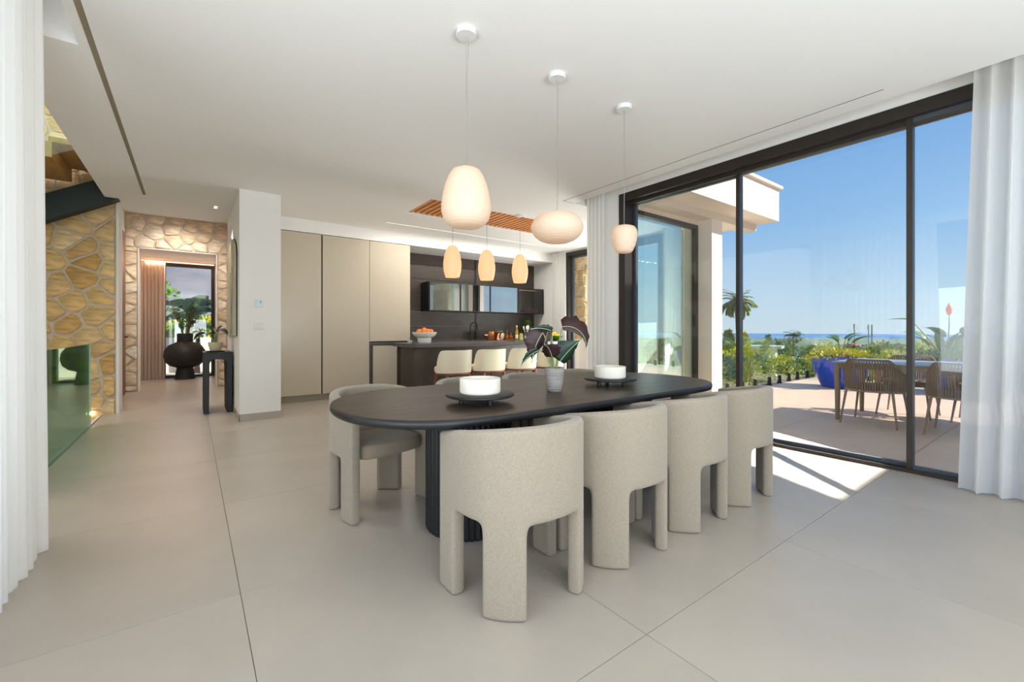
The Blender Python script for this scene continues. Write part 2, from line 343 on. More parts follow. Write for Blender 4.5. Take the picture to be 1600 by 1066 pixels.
boxo('slot_recess', (SR[0], .93, CZ+.003), (SR[1], 4.335, CZ+.05), M['black'], ceil)  # black strip, almost flush, paints the shade inside the gap
boxo('slot_recess', (SR[1], 4.32, CZ+.003), (4.265, 4.335, CZ+.05), M['black'], ceil)  # the same painted shade where the gap turns the corner
boxo('pocket_end', (4.265, 4.32, CZ), (4.62, 4.336, CZ+.34), M['ceil'], ceil)
MB().box((4.265, -2.6, CZ+.28), (4.66, 4.32, CZ+.34)).box((-1.2, -2.6, CZ+.28), (-.56, 3.74, CZ+.34)).build('pocket_top', M['ceil'], ceil)
boxo('pocket_end', (-1.2, 3.74, CZ-.0), (-.90, 3.78, CZ+.34), M['ceil'], ceil)
boxo('led_channel', (2.56, 6.895, CZ+.02), (6.9, 6.91, CZ+.05), M['ceil'], ceil)
led = tag(boxo('led_strip', (1.99+.57, 6.896, CZ+.004), (5.75, 6.909, CZ+.02), M['led']), 'thin glowing linear light set in the ceiling before the cabinets', 'ceiling light')
# upper floor mass that closes the house above
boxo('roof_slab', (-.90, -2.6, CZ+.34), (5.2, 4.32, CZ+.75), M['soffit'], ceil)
boxo('roof_slab', (-.90, 4.32, CZ+.34), (6.95, 8.4, CZ+.75), M['render'], ceil)

# wooden slat grille in the ceiling
gr = thing('ceiling_slat_grille', 'warm oak slatted panel recessed in the white kitchen ceiling', 'ceiling grille', (0, 0, CZ))
boxo('backing', (2.56, 5.30, .09), (5.07, 6.18, .11), M['slatgap'], gr)
fr = MB(); fr.box((2.56, 5.30, 0.004), (2.60, 6.18, .09)).box((5.03, 5.30, .004), (5.07, 6.18, .09)).box((2.60, 5.30, .004), (5.03, 5.34, .09)).box((2.60, 6.14, .004), (5.03, 6.18, .09))
fr.build('trim', M['ceil'], gr)
sl = MB().box((-.022, 5.34, .012), (.022, 6.14, .07)).mesh('slat', M['slatwood'])
n = 27
for i in range(n):
    o = bpy.data.objects.new('slat', sl); COL.objects.link(o); o.parent = gr; o.location = (2.64+i*(5.0-2.66)/(n-1), 0, 0)

def wallbox(name, a, b, m='paint', label=None): return st(boxo(name, a, b, M[m]), label)
# right window wall u=4.6
wr = struct('wall_right', 'white wall around the wide sliding glass doors')
MB().box((4.6, 3.8, 0), (4.86, 4.33, 3.3)).box((4.6, -2.6, 2.945), (4.86, 3.8, 3.24)).box((4.6, -2.6, 0), (4.86, -.95, 2.945)).build('wall_panel', M['paint'], wr)
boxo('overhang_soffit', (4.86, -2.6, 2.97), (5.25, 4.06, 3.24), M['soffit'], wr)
# kitchen outer wall v=4.2 facing -v holding the solar window
wk = struct('wall_kitchen_front', 'rendered outer wall of the kitchen wing')
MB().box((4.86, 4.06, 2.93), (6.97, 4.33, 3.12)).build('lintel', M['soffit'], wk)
# kitchen right wall u=6.75 with window v 5.0..6.75
wkr = struct('wall_kitchen_side', 'white kitchen side wall beside the tall window')
MB().box((6.75, 7.10, 0), (6.95, 8.4, CZ)).box((6.75, 4.33, 2.87), (6.95, 7.10, CZ)).box((6.75, 4.33, 0), (6.95, 4.6, 2.87)).build('wall_panel', M['paint'], wkr)
# kitchen back wall + soffit
wb = struct('wall_back', 'kitchen back wall with white soffit above the cabinets')
MB().box((.94, 8.25, 0), (6.95, 8.45, CZ)).box((.94, 7.5, 2.70), (6.75, 8.25, CZ)).build('wall_panel', M['paint'], wb)
# column
wc = struct('wall_column', 'white plastered pier between hall and kitchen')
MB().box((.48, 6.345, 0), (.94, 8.55, CZ)).build('pier', M['paint'], wc)
bb = struct('baseboard_column', 'greige tile skirting round the white pier')
boxo('skirting', (.474, 6.335, 0), (.946, 6.345, .09), M['tile'], bb); boxo('skirting', (.470, 6.335, 0), (.480, 8.55, .09), M['tile'], bb)
boxo('trim_header', (-.90, 8.05, CZ), (.94, 8.4, 3.4), M['paint'], wc)
# hall
wh = struct('wall_hall', 'white hall walls and raised hall ceiling')
MB().box((-1.15, 8.35, 0), (-.98, 13.4, 3.4)).box((.60, 8.55, 0), (.75, 10.6, 3.4)).box((-1.15, 8.4, 3.31), (.75, 10.65, 3.45)).box((.52, 10.95, 0), (.75, 13.4, 3.4)).box((-1.15, 10.95, 2.80), (.75, 13.5, 2.95)).build('wall_panel', M['paint'], wh)
MB().box((-1.15, 13.2, 0), (-.56, 13.4, 2.8)).box((.47, 13.2, 0), (.75, 13.4, 2.8)).box((-.56, 13.2, 2.76), (.47, 13.4, 2.8)).build('wall_panel', M['paint'], wh)
boxo('cove_led', (-.95, 13.05, 2.74), (.45, 13.08, 2.76), M['led_warm'], wh)

# rubble stone walls: every stone a piece of its own
def clip(poly, px, py, nx, ny):
    out = []
    for i in range(len(poly)):
        a, b = poly[i], poly[(i+1) % len(poly)]
        da = (a[0]-px)*nx+(a[1]-py)*ny; db = (b[0]-px)*nx+(b[1]-py)*ny
        if da <= 0: out.append(a)
        if da*db < 0: t = da/(da-db); out.append((a[0]+(b[0]-a[0])*t, a[1]+(b[1]-a[1])*t))
    return out
def shrink(poly, g):
    cx = sum(p[0] for p in poly)/len(poly); cy = sum(p[1] for p in poly)/len(poly); q = poly
    n = len(poly)
    ar = sum(poly[i][0]*poly[(i+1) % n][1]-poly[(i+1) % n][0]*poly[i][1] for i in range(n))
    sg = 1 if ar > 0 else -1
    for i in range(n):
        a, b = poly[i], poly[(i+1) % n]; ex, ey = b[0]-a[0], b[1]-a[1]; l = math.hypot(ex, ey)
        if l < 1e-6: continue
        nx, ny = sg*ey/l, -sg*ex/l
        q = clip(q, a[0]-nx*g, a[1]-ny*g, nx, ny)
        if len(q) < 3: return q
    return q
def chamfer(poly, k=.22):
    out = []
    for i in range(len(poly)):
        p, a, b = poly[i], poly[i-1], poly[(i+1) % len(poly)]
        out += [(p[0]+(a[0]-p[0])*k, p[1]+(a[1]-p[1])*k), (p[0]+(b[0]-p[0])*k, p[1]+(b[1]-p[1])*k)]
    return out
def stones(parent, rect, size, fmap, m, rnd, holes=(), gap=.018, ax=1.25):
    x0, x1, y0, y1 = rect; pts = []; tries = 0
    while tries < 4000:
        tries += 1
        p = (rnd.uniform(x0, x1), rnd.uniform(y0, y1)); d = size*rnd.uniform(.72, 1.2)
        if all(((p[0]-q[0])/ax)**2+(p[1]-q[1])**2 > d*d*.72 for q in pts): pts.append(p)
    for p in pts:
        poly = [(x0, y0), (x1, y0), (x1, y1), (x0, y1)]
        for q in pts:
            if q is p or abs(q[0]-p[0])+abs(q[1]-p[1]) > size*5: continue
            nx, ny = q[0]-p[0], q[1]-p[1]; poly = clip(poly, (p[0]+q[0])/2, (p[1]+q[1])/2, nx, ny)
            if len(poly) < 3: break
        for (hx0, hx1, hy0, hy1) in holes:   # openings cut back along the nearest side
            cx = sum(a[0] for a in poly)/max(1, len(poly)); cy = sum(a[1] for a in poly)/max(1, len(poly))
            if len(poly) < 3: break
            if cy > hy1: poly = clip(poly, 0, hy1, 0, -1)
            elif cx < (hx0+hx1)/2 and cx < hx0: poly = clip(poly, hx0, 0, 1, 0)
            elif cx > hx1: poly = clip(poly, hx1, 0, -1, 0)
            elif hx0 <= cx <= hx1:
                if any(a[1] > hy1 for a in poly) : poly = clip(poly, 0, hy1, 0, -1)
                else: poly = []
        if len(poly) < 3: continue
        poly = shrink(poly, gap*rnd.uniform(.6, 1.3))
        if len(poly) < 3: continue
        poly = chamfer(poly, rnd.uniform(.07, .18)); n = len(poly)
        inn = [(a[0]*.86+p[0]*.14, a[1]*.86+p[1]*.14) for a in poly]
        cx = sum(a[0] for a in poly)/n; cy = sum(a[1] for a in poly)/n
        inn = [(cx+(a[0]-cx)*.86, cy+(a[1]-cy)*.86) for a in poly]
        h = rnd.uniform(.016, .034); tx, ty = rnd.uniform(-.03, .03), rnd.uniform(-.03, .03)
        vs = [fmap(a[0], a[1], 0) for a in poly]+[fmap(a[0], a[1], h*.7) for a in poly]+[fmap(a[0], a[1], h+tx*(a[0]-cx)+ty*(a[1]-cy)+rnd.uniform(-.003, .003)) for a in inn]
        c = fmap(cx, cy, 0); vs = [(v[0]-c[0], v[1]-c[1], v[2]-c[2]) for v in vs]
        fs = [(i, (i+1) % n, n+(i+1) % n, n+i) for i in range(n)]+[(n+i, n+(i+1) % n, 2*n+(i+1) % n, 2*n+i) for i in range(n)]+[tuple(range(2*n, 3*n))]
        MB().add(vs, fs).build('stone', m, parent, loc=c, smooth=50)
ws = struct('wall_stair', 'ochre rubble stone wall beside the staircase')
MB().box((-4.2, 8.03, -3), (-.83, 8.35, 6)).build('mortar_core', M['mortar'], ws)
boxo('plastered_end', (-.83, 8.0, 0), (-.80, 8.36, 3.3), M['paint'], ws)
stones(ws, (-2.9, -.83, -.5, 4.4), .25, lambda a, b, h: (a, 8.03-h, b), M['stone'], random.Random(3))
wf = struct('wall_hall_stone', 'pale rubble stone wall with a wide opening at the end of the hall')
MB().box((-1.0, 10.62, 0), (-.80, 10.95, 3.31)).box((.42, 10.62, 0), (.60, 10.95, 3.31)).box((-.80, 10.62, 2.68), (.42, 10.95, 3.31)).build('mortar_core', M['mortar'], wf)
MB().box((-.80, 10.60, 0), (-.785, 10.95, 2.68)).box((.405, 10.60, 0), (.42, 10.95, 2.68)).box((-.80, 10.60, 2.665), (.42, 10.95, 2.68)).build('plaster_reveal', M['paint'], wf)
stones(wf, (-1.0, .60, 2.68, 3.31), .28, lambda a, b, h: (a, 10.62-h, b), M['stone2'], random.Random(5))
stones(wf, (-1.0, -.80, 0, 2.68), .27, lambda a, b, h: (a, 10.62-h, b), M['stone2'], random.Random(6))
stones(wf, (.42, .60, 0, 2.68), .27, lambda a, b, h: (a, 10.62-h, b), M['stone2'], random.Random(8))
stones(wf, (10.62, 10.95, 0, 2.68), .25, lambda a, b, h: (.42-h, a, b), M['stone'], random.Random(9)) if False else None

# ---- stairwell
vw = struct('wall_stairwell', 'white stairwell walls around the void')
MB().box((-4.3, 4.3, -3), (-4.15, 8.1, 6)).box((-4.2, 4.25, -3), (-.97, 4.4, -.02)).box((-4.2, 4.4, -3.1), (-.9, 8.1, -3)).box((-1.02, 4.4, -3), (-.99, 8.0, -.02)).box((-4.3, 3.74, 5.2), (-.9, 8.4, 5.4)).box((-.92, 3.74, CZ+.0), (-.90, 8.05, 5.4)).box((-4.3, 3.74, CZ), (-.9, 3.8, 5.4)).build('wall_panel', M['paint'], vw)
# left-hand window wall behind the curtain
wl_ = struct('wall_left', 'white wall and window strip behind the left curtain')
MB().box((-4.3, 3.3, 0), (-.75, 3.5, CZ+.3)).box((-1.15, 2.6, 0), (-1.0, 3.3, CZ+.3)).build('wall_panel', M['paint'], wl_)

# ------------------------------------------------------------------ windows and doors
def sash(u, v0, v1, z0, z1, parent, w=.037, t=.045, gl='glass'):
    f = MB().box((u, v0, z0), (u+t, v0+w, z1)).box((u, v1-w, z0), (u+t, v1, z1)).box((u, v0+w, z0), (u+t, v1-w, z0+.03)).box((u, v0+w, z1-w), (u+t, v1-w, z1))
    o = f.build('sash', M['frame2'] if gl == 'glass' else M['frame'], parent)
    g = MB().box((u+t*.4, v0+w, z0+.03), (u+t*.6, v1-w, z1-w)).build('pane', M[gl], o)
    return o
w1 = struct('window_1', 'wide sliding glass doors with dark bronze frames facing the terrace')
fb = MB()
fb.box((4.585, 3.70, 0), (4.84, 3.80, 2.945)).box((4.585, -.9, 2.84), (4.84, 3.70, 2.945)).box((4.60, -.9, 0), (4.84, 3.70, .014)).box((4.60, -.9, .014), (4.62, 3.7, .03)).box((4.585, -.95, 0), (4.84, -.9, 2.945))
fb.box((4.66, -.9, 2.80), (4.70, 3.7, 2.84)).box((4.74, -.9, 2.81), (4.78, 3.7, 2.84))
fb.build('outer_frame', M['frame'], w1)
sash(4.765, 2.288, 3.70, .02, 2.84, w1); sash(4.71, .888, 2.31, .02, 2.84, w1); sash(4.645, -.6, .92, .02, 2.84, w1)
MB().box((4.630, .880, 0), (4.645, .916, 2.84)).build('interlock_post', M['frame'], w1)
MB().box((4.695, 2.27, 0), (4.71, 2.308, 2.84)).build('interlock_post', M['frame'], w1)
w2 = struct('window_2', 'reflective fixed window of the kitchen wing seen across the terrace')
MB().box((4.86, 4.06, 0), (4.95, 4.16, 2.93)).box((6.90, 4.06, 0), (6.965, 4.16, 2.93)).box((4.95, 4.06, 2.865), (6.90, 4.16, 2.93)).box((4.95, 4.06, 0), (6.90, 4.16, .05)).build('outer_frame', M['frame'], w2)
boxo('pane', (4.95, 4.10, .05), (6.90, 4.115, 2.865), M['glass_solar'], w2)
w3 = struct('window_3', 'tall kitchen window with grey frame between two curtains')
MB().box((6.74, 7.0, .1), (6.93, 7.10, 2.87)).box((6.74, 4.6, 2.79), (6.93, 7.0, 2.87)).box((6.74, 4.6, 0), (6.93, 7.0, .10)).box((6.74, 4.6, .1), (6.93, 4.70, 2.79)).build('outer_frame', M['frame'], w3)
sash(6.84, 4.70, 7.0, .1, 2.79, w3, .05)
w4 = struct('window_4', 'black framed garden window at the end of the hall')
MB().box((-.56, 13.16, 0), (-.49, 13.3, 2.76)).box((.40, 13.16, 0), (.47, 13.3, 2.76)).box((-.49, 13.16, 2.67), (.40, 13.3, 2.76)).box((-.49, 13.16, 0), (.40, 13.3, .05)).build('outer_frame', M['black'], w4)
boxo('pane', (-.49, 13.22, .05), (.40, 13.235, 2.67), M['glass'], w4)
d1 = struct('door_1', 'tall brown timber door on the hall side wall')
boxo('leaf', (-.98, 9.2, 0), (-.945, 10.3, 2.86), M['doorwood'], d1); 
MB().tube([(-.945, 10.18, 1.02), (-.90, 10.18, 1.02), (-.90, 10.06, 1.02)], .011, 8).build('handle', M['blackgloss'], d1)

# exterior roof overhang of kitchen wing, pillar, stone pier
ex = struct('wall_wing_roof', 'white concrete roof overhang of the kitchen wing')
MB().box((4.86, 3.45, 3.12), (8.6, 4.3, 3.70)).box((4.86, 4.3, 3.12), (8.6, 9, 3.70)).build('fascia', M['render'], ex)
MB().box((4.80, 3.40, 3.70), (8.65, 9, 3.75)).build('drip_cap', M['render'], ex)
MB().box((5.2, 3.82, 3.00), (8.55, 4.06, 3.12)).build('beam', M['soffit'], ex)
pl = struct('wall_pillar', 'square white rendered pillar under the roof overhang')
MB().box((6.97, 3.82, 0), (7.30, 4.33, 3.0)).build('pillar_shaft', M['render'], pl)
sp = struct('wall_stone_pier', 'ochre stone pier outside the kitchen window')
MB().box((8.2, 7.93, 0), (8.6, 9.2, 3.12)).build('mortar_core', M['mortar'], sp)
stones(sp, (7.93, 9.2, 0, 3.12), .32, lambda a, b, h: (8.2-h, a, b), M['stone'], random.Random(12))
stones(sp, (8.2, 8.6, 0, 3.12), .30, lambda a, b, h: (a, 7.93-h, b), M['stone'], random.Random(13))
st(boxo('wall_parapet', (7.6, 5.0, -.2), (7.8, 9.2, .90), M['render']), 'low white parapet outside the kitchen window')
# unseen block added at right to keep the sun off doors and near terrace
st(boxo('wall_sun_block', (4.9, -9.5, 0), (9.3, -1.2, 6.5), M['render']), 'unseen white block added to shade the terrace and doors')
wbk = struct('wall_rear', 'white wall pieces round the opening for the rear fill lamp')
MB().box((-1.2, -2.75, 0), (-.7, -2.6, CZ+.34)).box((4.5, -2.75, 0), (4.9, -2.6, CZ+.34)).box((-1.2, -2.75, CZ-.05), (4.9, -2.6, CZ+.75)).build('wall_panel', M['paint'], wbk)

# ------------------------------------------------------------------ tall kitchen cabinets
def cabinet(label, u0, u1, z0, gap_right=.012, niche=False):
    t = thing('tall_cabinet', label, 'cabinet', ((u0+u1)/2, 7.8, 0), 0, 'tall greige kitchen cabinets')
    w = (u1-u0)/2
    MB().box((-w, -.25, .10), (w, .42, 2.695)).build('body', M['lacquer_gap'], t) if not niche else MB().box((-w, -.25, .93), (w, .42, 2.695)).build('body', M['lacquer_gap'], t)
    boxo('door', (-w+.002, -.30, z0), (w-gap_right, -.275, 2.69), M['lacquer'], t, bevel=.002)
    if not niche: boxo('plinth', (-w, -.24, 0), (w, .42, .10), M['plinth'], t)
    return t
cabinet('tall greige cabinet door beside the white pier', .955, 1.716, .105, .02)
cabinet('tall greige cabinet in the middle of the three', 1.716, 2.481, .105, .004)
cabinet('shorter greige cabinet door standing above the dark counter end', 2.481, 3.227, .945, .002, True)
lc = thing('base_cabinet', 'low white fronted unit in a dark frame below the third cabinet', 'cabinet', (2.86, 7.8, 0))
MB().box((-.38, -.30, .0), (-.33, .42, .885)).box((.12, -.26, 0), (.37, .42, .885)).box((-.33, -.2, 0), (.12, .42, .885)).build('body', M['darkstone'], lc)
boxo('door', (-.32, -.30, .08), (.115, -.28, .872), M['lacquer'], lc, bevel=.002)
boxo('counter_end', (-.385, -.31, .885), (.37, .42, .925), M['counter'], lc)

# backsplash: planks left, stone sheet right
bs = thing('backsplash', 'dark oak planks and brown stone sheet lining the kitchen wall', 'wall panelling', (0, 8.25, 0))
zs = [.92, 1.22, 1.52, 1.86, 2.18, 2.48, 2.70]
for a, b in zip(zs[:-1], zs[1:]): boxo('plank', (3.23, -.03, a+.003), (5.04, -.002, b-.003), M['darkwood'], bs, bevel=.003)
boxo('stone_sheet', (5.09, -.03, .92), (6.75, -.002, 2.70), M['darkstone'], bs)
boxo('divider', (5.04, -.02, .92), (5.09, -.002, 2.70), M['black'], bs)
# back counter
bc = thing('kitchen_back_counter', 'dark stone worktop run under the backsplash', 'kitchen counter', (0, 7.95, 0))
boxo('worktop', (3.23, -.33, .885), (6.745, .268, .92), M['counter'], bc, bevel=.003); boxo('base', (3.23, -.30, .0), (6.745, .268, .885), M['darkstone'], bc)
# bar
bar = thing('bar_counter', 'dark stone breakfast bar with thick overhanging top', 'kitchen bar', (0, 6.9, 0))
boxo('worktop', (2.83, -.50, .86), (6.50, .42, .92), M['counter'], bar, bevel=.004)
boxo('end_panel', (2.97, -.15, 0), (3.16, .42, .86), M['darkstone'], bar); boxo('front_panel', (3.16, .0, 0), (6.48, .42, .86), M['darkstone'], bar)
# upper glass cabinet
uc = thing('glass_wall_cabinet', 'black framed wall cabinet with reflective glass doors above the sink', 'cabinet', (0, 7.85, 0))
us = [3.766, 4.47, 5.209, 5.968, 6.734]; z0, z1 = 1.525, 2.105
b = MB().box((us[0], 0, z0), (us[4], .36, z0+.02)).box((us[0], 0, z1-.02), (us[4], .36, z1)).box((us[0], .34, z0), (us[4], .36, z1))
for u in us: b.box((u-.012, .0, z0+.02), (u+.012, .34, z1-.02))
b.build('carcass', M['black'], uc)
for i in range(4):
    dm = M['glass_cab'] if i < 3 else M['glass_smoke']
    f = MB(); a0, a1 = us[i]+.004, us[i+1]-.004; w = .014
    f.box((a0, -.02, z0), (a0+w, -.002, z1)).box((a1-w, -.02, z0), (a1, -.002, z1)).box((a0+w, -.02, z0), (a1-w, -.002, z0+w)).box((a0+w, -.02, z1-w), (a1-w, -.002, z1))
    d = f.build('door', M['black'], uc); boxo('pane', (a0+w, -.014, z0+w), (a1-w, -.008, z1-w), dm, d)
    if i < 3: boxo('shelf', (a0+.01, .02, z0+.28), (a1-.01, .33, z0+.29), M['black'], uc)
boxo('cabinet_light', (us[3]+.05, .2, z1-.03), (us[4]-.05, .21, z1-.022), M['led'], uc)

# ------------------------------------------------------------------ dining table
TZ = .75
tab = thing('dining_table', 'long black oak dining table with rounded ends on drum legs', 'table', (1.965, 2.22, 0))
def stadium(hl, hw, e=2.25, n=96):
    out = []
    for k in range(n):
        a = 2*PI*k/n; c, s_ = math.cos(a), math.sin(a)
        r = hw; x = (hl-r)*(1 if c > 0 else -1)
        out.append((x+r*math.copysign(abs(c)**(2/e), c), r*math.copysign(abs(s_)**(2/e), s_)))
    return out
tp = MB(); n = 96; rings = [(-.022, .708), (-.006, .712), (0, .724), (0, .738), (-.004, .747), (-.012, .75)]
vs = []; fs = []
for off, z in rings: vs += [(x, y, z) for x, y in stadium(1.40+off, .605+off)]
for i in range(len(rings)-1):
    for k in range(n): fs.append((i*n+k, i*n+(k+1) % n, (i+1)*n+(k+1) % n, (i+1)*n+k))
fs.append(tuple(range(n-1, -1, -1)))
tp.add(vs, fs).build('table_edge', M['table_edge'], tab, smooth=60)
MB().add([(x, y, .75) for x, y in stadium(1.388, .593)], [tuple(range(n))]).build('tabletop', M['table'], tab)
for sx in (-.64, .70):
    prof = []
    g = MB(); nn = 144; vs = []; fs = []
    for z in (0.0, .012, .70, .709):
        for k in range(nn):
            a = 2*PI*k/nn; r = .25+(.004 if k % 3 else -.004) - (.008 if z in (0.0,) else 0); vs.append((sx+r*math.cos(a), r*math.sin(a), z))
    for i in range(3):
        for k in range(nn): fs.append((i*nn+k, i*nn+(k+1) % nn, (i+1)*nn+(k+1) % nn, (i+1)*nn+k))
    fs.append(tuple(range(nn))); g.add(vs, fs).build('leg', M['black'], tab)

# ------------------------------------------------------------------ upholstered dining chairs
def chair_meshes():
    hw, R, t = .30, .27, .062; rear = -.265; front = .212      # local: faces +y, rear at -y
    # outer plan curve: from left arm end round the back to the right arm end
    def outer(s):   # s in [0,1]
        La = front-(rear+R); Lc = PI/2*R; Lm = 2*(hw-R); tot = 2*La+2*Lc+Lm; d = s*tot
        if d < La: return Vector((-hw, front-d, 0)), Vector((-1, 0, 0))
        d -= La
        if d < Lc: a = PI+d/R; return Vector((-hw+R+R*math.cos(a), rear+R+R*math.sin(a), 0)), Vector((math.cos(a), math.sin(a), 0))
        d -= Lc
        if d < Lm: return Vector((-hw+R+d, rear, 0)), Vector((0, -1, 0))
        d -= Lm
        if d < Lc: a = 1.5*PI+d/R; return Vector((hw-R+R*math.cos(a), rear+R+R*math.sin(a), 0)), Vector((math.cos(a), math.sin(a), 0))
        d -= Lc; return Vector((hw, rear+R+d, 0)), Vector((1, 0, 0))
    La = front-(rear+R); Lc = PI/2*R; Lm = 2*(hw-R); tot = 2*La+2*Lc+Lm
    fl = .135; c0 = La+Lc*.5                     # front legs at the arm ends, rear legs on the corners
    rl = .195
    br = [0, .02, fl-.02, fl, fl+.05, (fl+c0-rl/2)/2, c0-rl/2-.05, c0-rl/2, c0-rl/2+.025, c0, c0+rl/2-.025, c0+rl/2, c0+rl/2+.055, tot/2-.05]
    ss = br+[tot/2]+[tot-x for x in reversed(br)]
    leg_cols = set()
    def isleg(m): d = min(m, tot-m); return d < fl or (c0-rl/2 < d < c0+rl/2)
    zl = [0.0, .02, .10, .20, .305]; 
    bm = bmesh.new(); grid = {}
    def topz(s): 
        p, _ = outer(s/tot); k = (p.y-rear)/(front-rear); return .758-.072*max(0, k)**1.3
    NB = 5
    for i, s in enumerate(ss):
        p, nrm = outer(min(.99999, max(0, s/tot)))
        for j, z in enumerate(zl): grid[(i, j)] = (p, nrm, z)
        zt = topz(s)
        for j in range(NB+1): grid[(i, len(zl)+j)] = (p, nrm, .368+(zt-.368)*[0, .13, .38, .7, .93, 1][j])
    nz_ = len(zl)+NB+1; V = {}
    def vert(i, j, side):
        k = (i, j, side)
        if k not in V:
            p, nrm, z = grid[(i, j)]; q = p-nrm*(t if side else 0); V[k] = bm.verts.new((q.x, q.y, z))
        return V[k]
    present = {}
    for i in range(len(ss)-1):
        m = (ss[i]+ss[i+1])/2
        for j in range(nz_-1): present[(i, j)] = True if j >= len(zl) else isleg(m)
    # strip between zl[-1] and .35 belongs to legs only
    for (i, j), ok in present.items():
        if not ok: continue
        bm.faces.new((vert(i, j, 0), vert(i+1, j, 0), vert(i+1, j+1, 0), vert(i, j+1, 0)))
        bm.faces.new((vert(i, j, 1), vert(i, j+1, 1), vert(i+1, j+1, 1), vert(i+1, j, 1)))
        for (di, dj, a, b) in ((0, -1, (i, j), (i+1, j)), (0, 1, (i, j+1), (i+1, j+1)), (-1, 0, (i, j), (i, j+1)), (1, 0, (i+1, j), (i+1, j+1))):
            if not present.get((i+di, j+dj), False):
                bm.faces.new((vert(*a, 0), vert(*a, 1), vert(*b, 1), vert(*b, 0)))
    bmesh.ops.recalc_face_normals(bm, faces=bm.faces)
    me = bpy.data.meshes.new('shell'); bm.to_mesh(me); bm.free()
    o = bpy.data.objects.new('tmp', me); COL.objects.link(o); sm = o.modifiers.new('s', 'SUBSURF'); sm.levels = 2; sm.render_levels = 2
    dg = bpy.context.evaluated_depsgraph_get(); ev = bpy.data.meshes.new_from_object(o.evaluated_get(dg)); bpy.data.objects.remove(o)
    # split into backrest shell and four legs
    out = {'backrest': None, 'leg': []}
    def sub(test, name):
        b2 = bmesh.new(); b2.from_mesh(ev)
        bmesh.ops.delete(b2, geom=[f for f in b2.faces if not test(f.calc_center_median())], context='FACES')
        for f in b2.faces: f.smooth = True
        m2 = bpy.data.meshes.new(name); b2.to_mesh(m2); b2.free(); m2.materials.append(M['fabric']); return m2
    zc = .352
    out['backrest'] = sub(lambda c: c.z >= zc, 'backrest')
    for sx in (-1, 1):
        for fr_ in (True, False): out['leg'].append((sub(lambda c: c.z < zc and c.x*sx > 0 and ((c.y > .03) == fr_), 'leg'), sx, fr_))
    # seat cushion
    b = bmesh.new(); pts = []
    for k in range(15):
        a = PI+PI*k/14; pts.append((.232*math.cos(a), -.0+.205*math.sin(a)))
    pts += [(.232, .10), (.225, .205), (.10, .228), (-.10, .228), (-.225, .205), (-.232, .10)]
    for z, sc in ((.345, .95), (.37, 1.0), (.43, 1.0), (.462, .93)):
        [b.verts.new((x*sc, y*sc, z)) for x, y in pts]
    b.verts.ensure_lookup_table(); n = len(pts)
    for r in range(3):
        for k in range(n): b.faces.new((b.verts[r*n+k], b.verts[r*n+(k+1) % n], b.verts[(r+1)*n+(k+1) % n], b.verts[(r+1)*n+k]))
    b.faces.new([b.verts[3*n+k] for k in range(n)]); b.faces.new([b.verts[k] for k in range(n-1, -1, -1)])
    for f in b.faces: f.smooth = True
    seat = bpy.data.meshes.new('seat'); b.to_mesh(seat); b.free(); seat.materials.append(M['fabric_seat'])
    foot = MB().lathe([(.009, 0), (.009, .03)], 10).mesh('glide', M['black'])
    feet = []
    for s in (fl/2, c0, tot-c0, tot-fl/2):
        p, nrm = outer(s/tot); q = p-nrm*t/2; feet.append((q.x, q.y))
    return out, seat, foot, feet
CH, SEAT, FOOT, FEET = chair_meshes()
def make_chair():
    t = thing('dining_chair', 'x', 'chair', group='oatmeal barrel dining chairs round the table')
    def add(name, me): o = bpy.data.objects.new(name, me); COL.objects.link(o); o.parent = t; return o
    add('backrest', CH['backrest']); s_ = add('seat', SEAT); sm = s_.modifiers.new('s', 'SUBSURF'); sm.levels = 1; sm.render_levels = 2
    for (m_, sx, fr_) in CH['leg']:
        add('leg', m_)
    for x, y in FEET: add('glide', FOOT).location = (x, y, 0)
    return t
c0 = make_chair()
CU = [1.195, 1.82, 2.435, 3.045]
labs = ['oatmeal barrel chair nearest the camera, its back turned to the viewer', 'oatmeal barrel chair second from the camera on the near side of the table',
        'oatmeal barrel chair third from the camera on the near side of the table', 'oatmeal barrel chair by the sliding glass doors, partly in sunlight']
flabs = ['oatmeal barrel chair facing the viewer behind the left end of the table', 'oatmeal barrel chair behind the nearer white dish, back to the bar stools',
         'oatmeal barrel chair just behind the table plant, back to the bar', 'oatmeal barrel chair on the far side by the white curtain']
for i, u in enumerate(CU):
    c = c0 if i == 0 else copy_tree(c0)
    relabel(c, labs[i], (u, 1.555, 0), random.uniform(-.02, .02))
for i, u in enumerate(CU):
    relabel(copy_tree(c0), flabs[i], (.99 if i == 0 else u-.06, 2.84 if i == 0 else 2.88, 0), PI+(.22 if i == 0 else random.uniform(-.03, .03)))

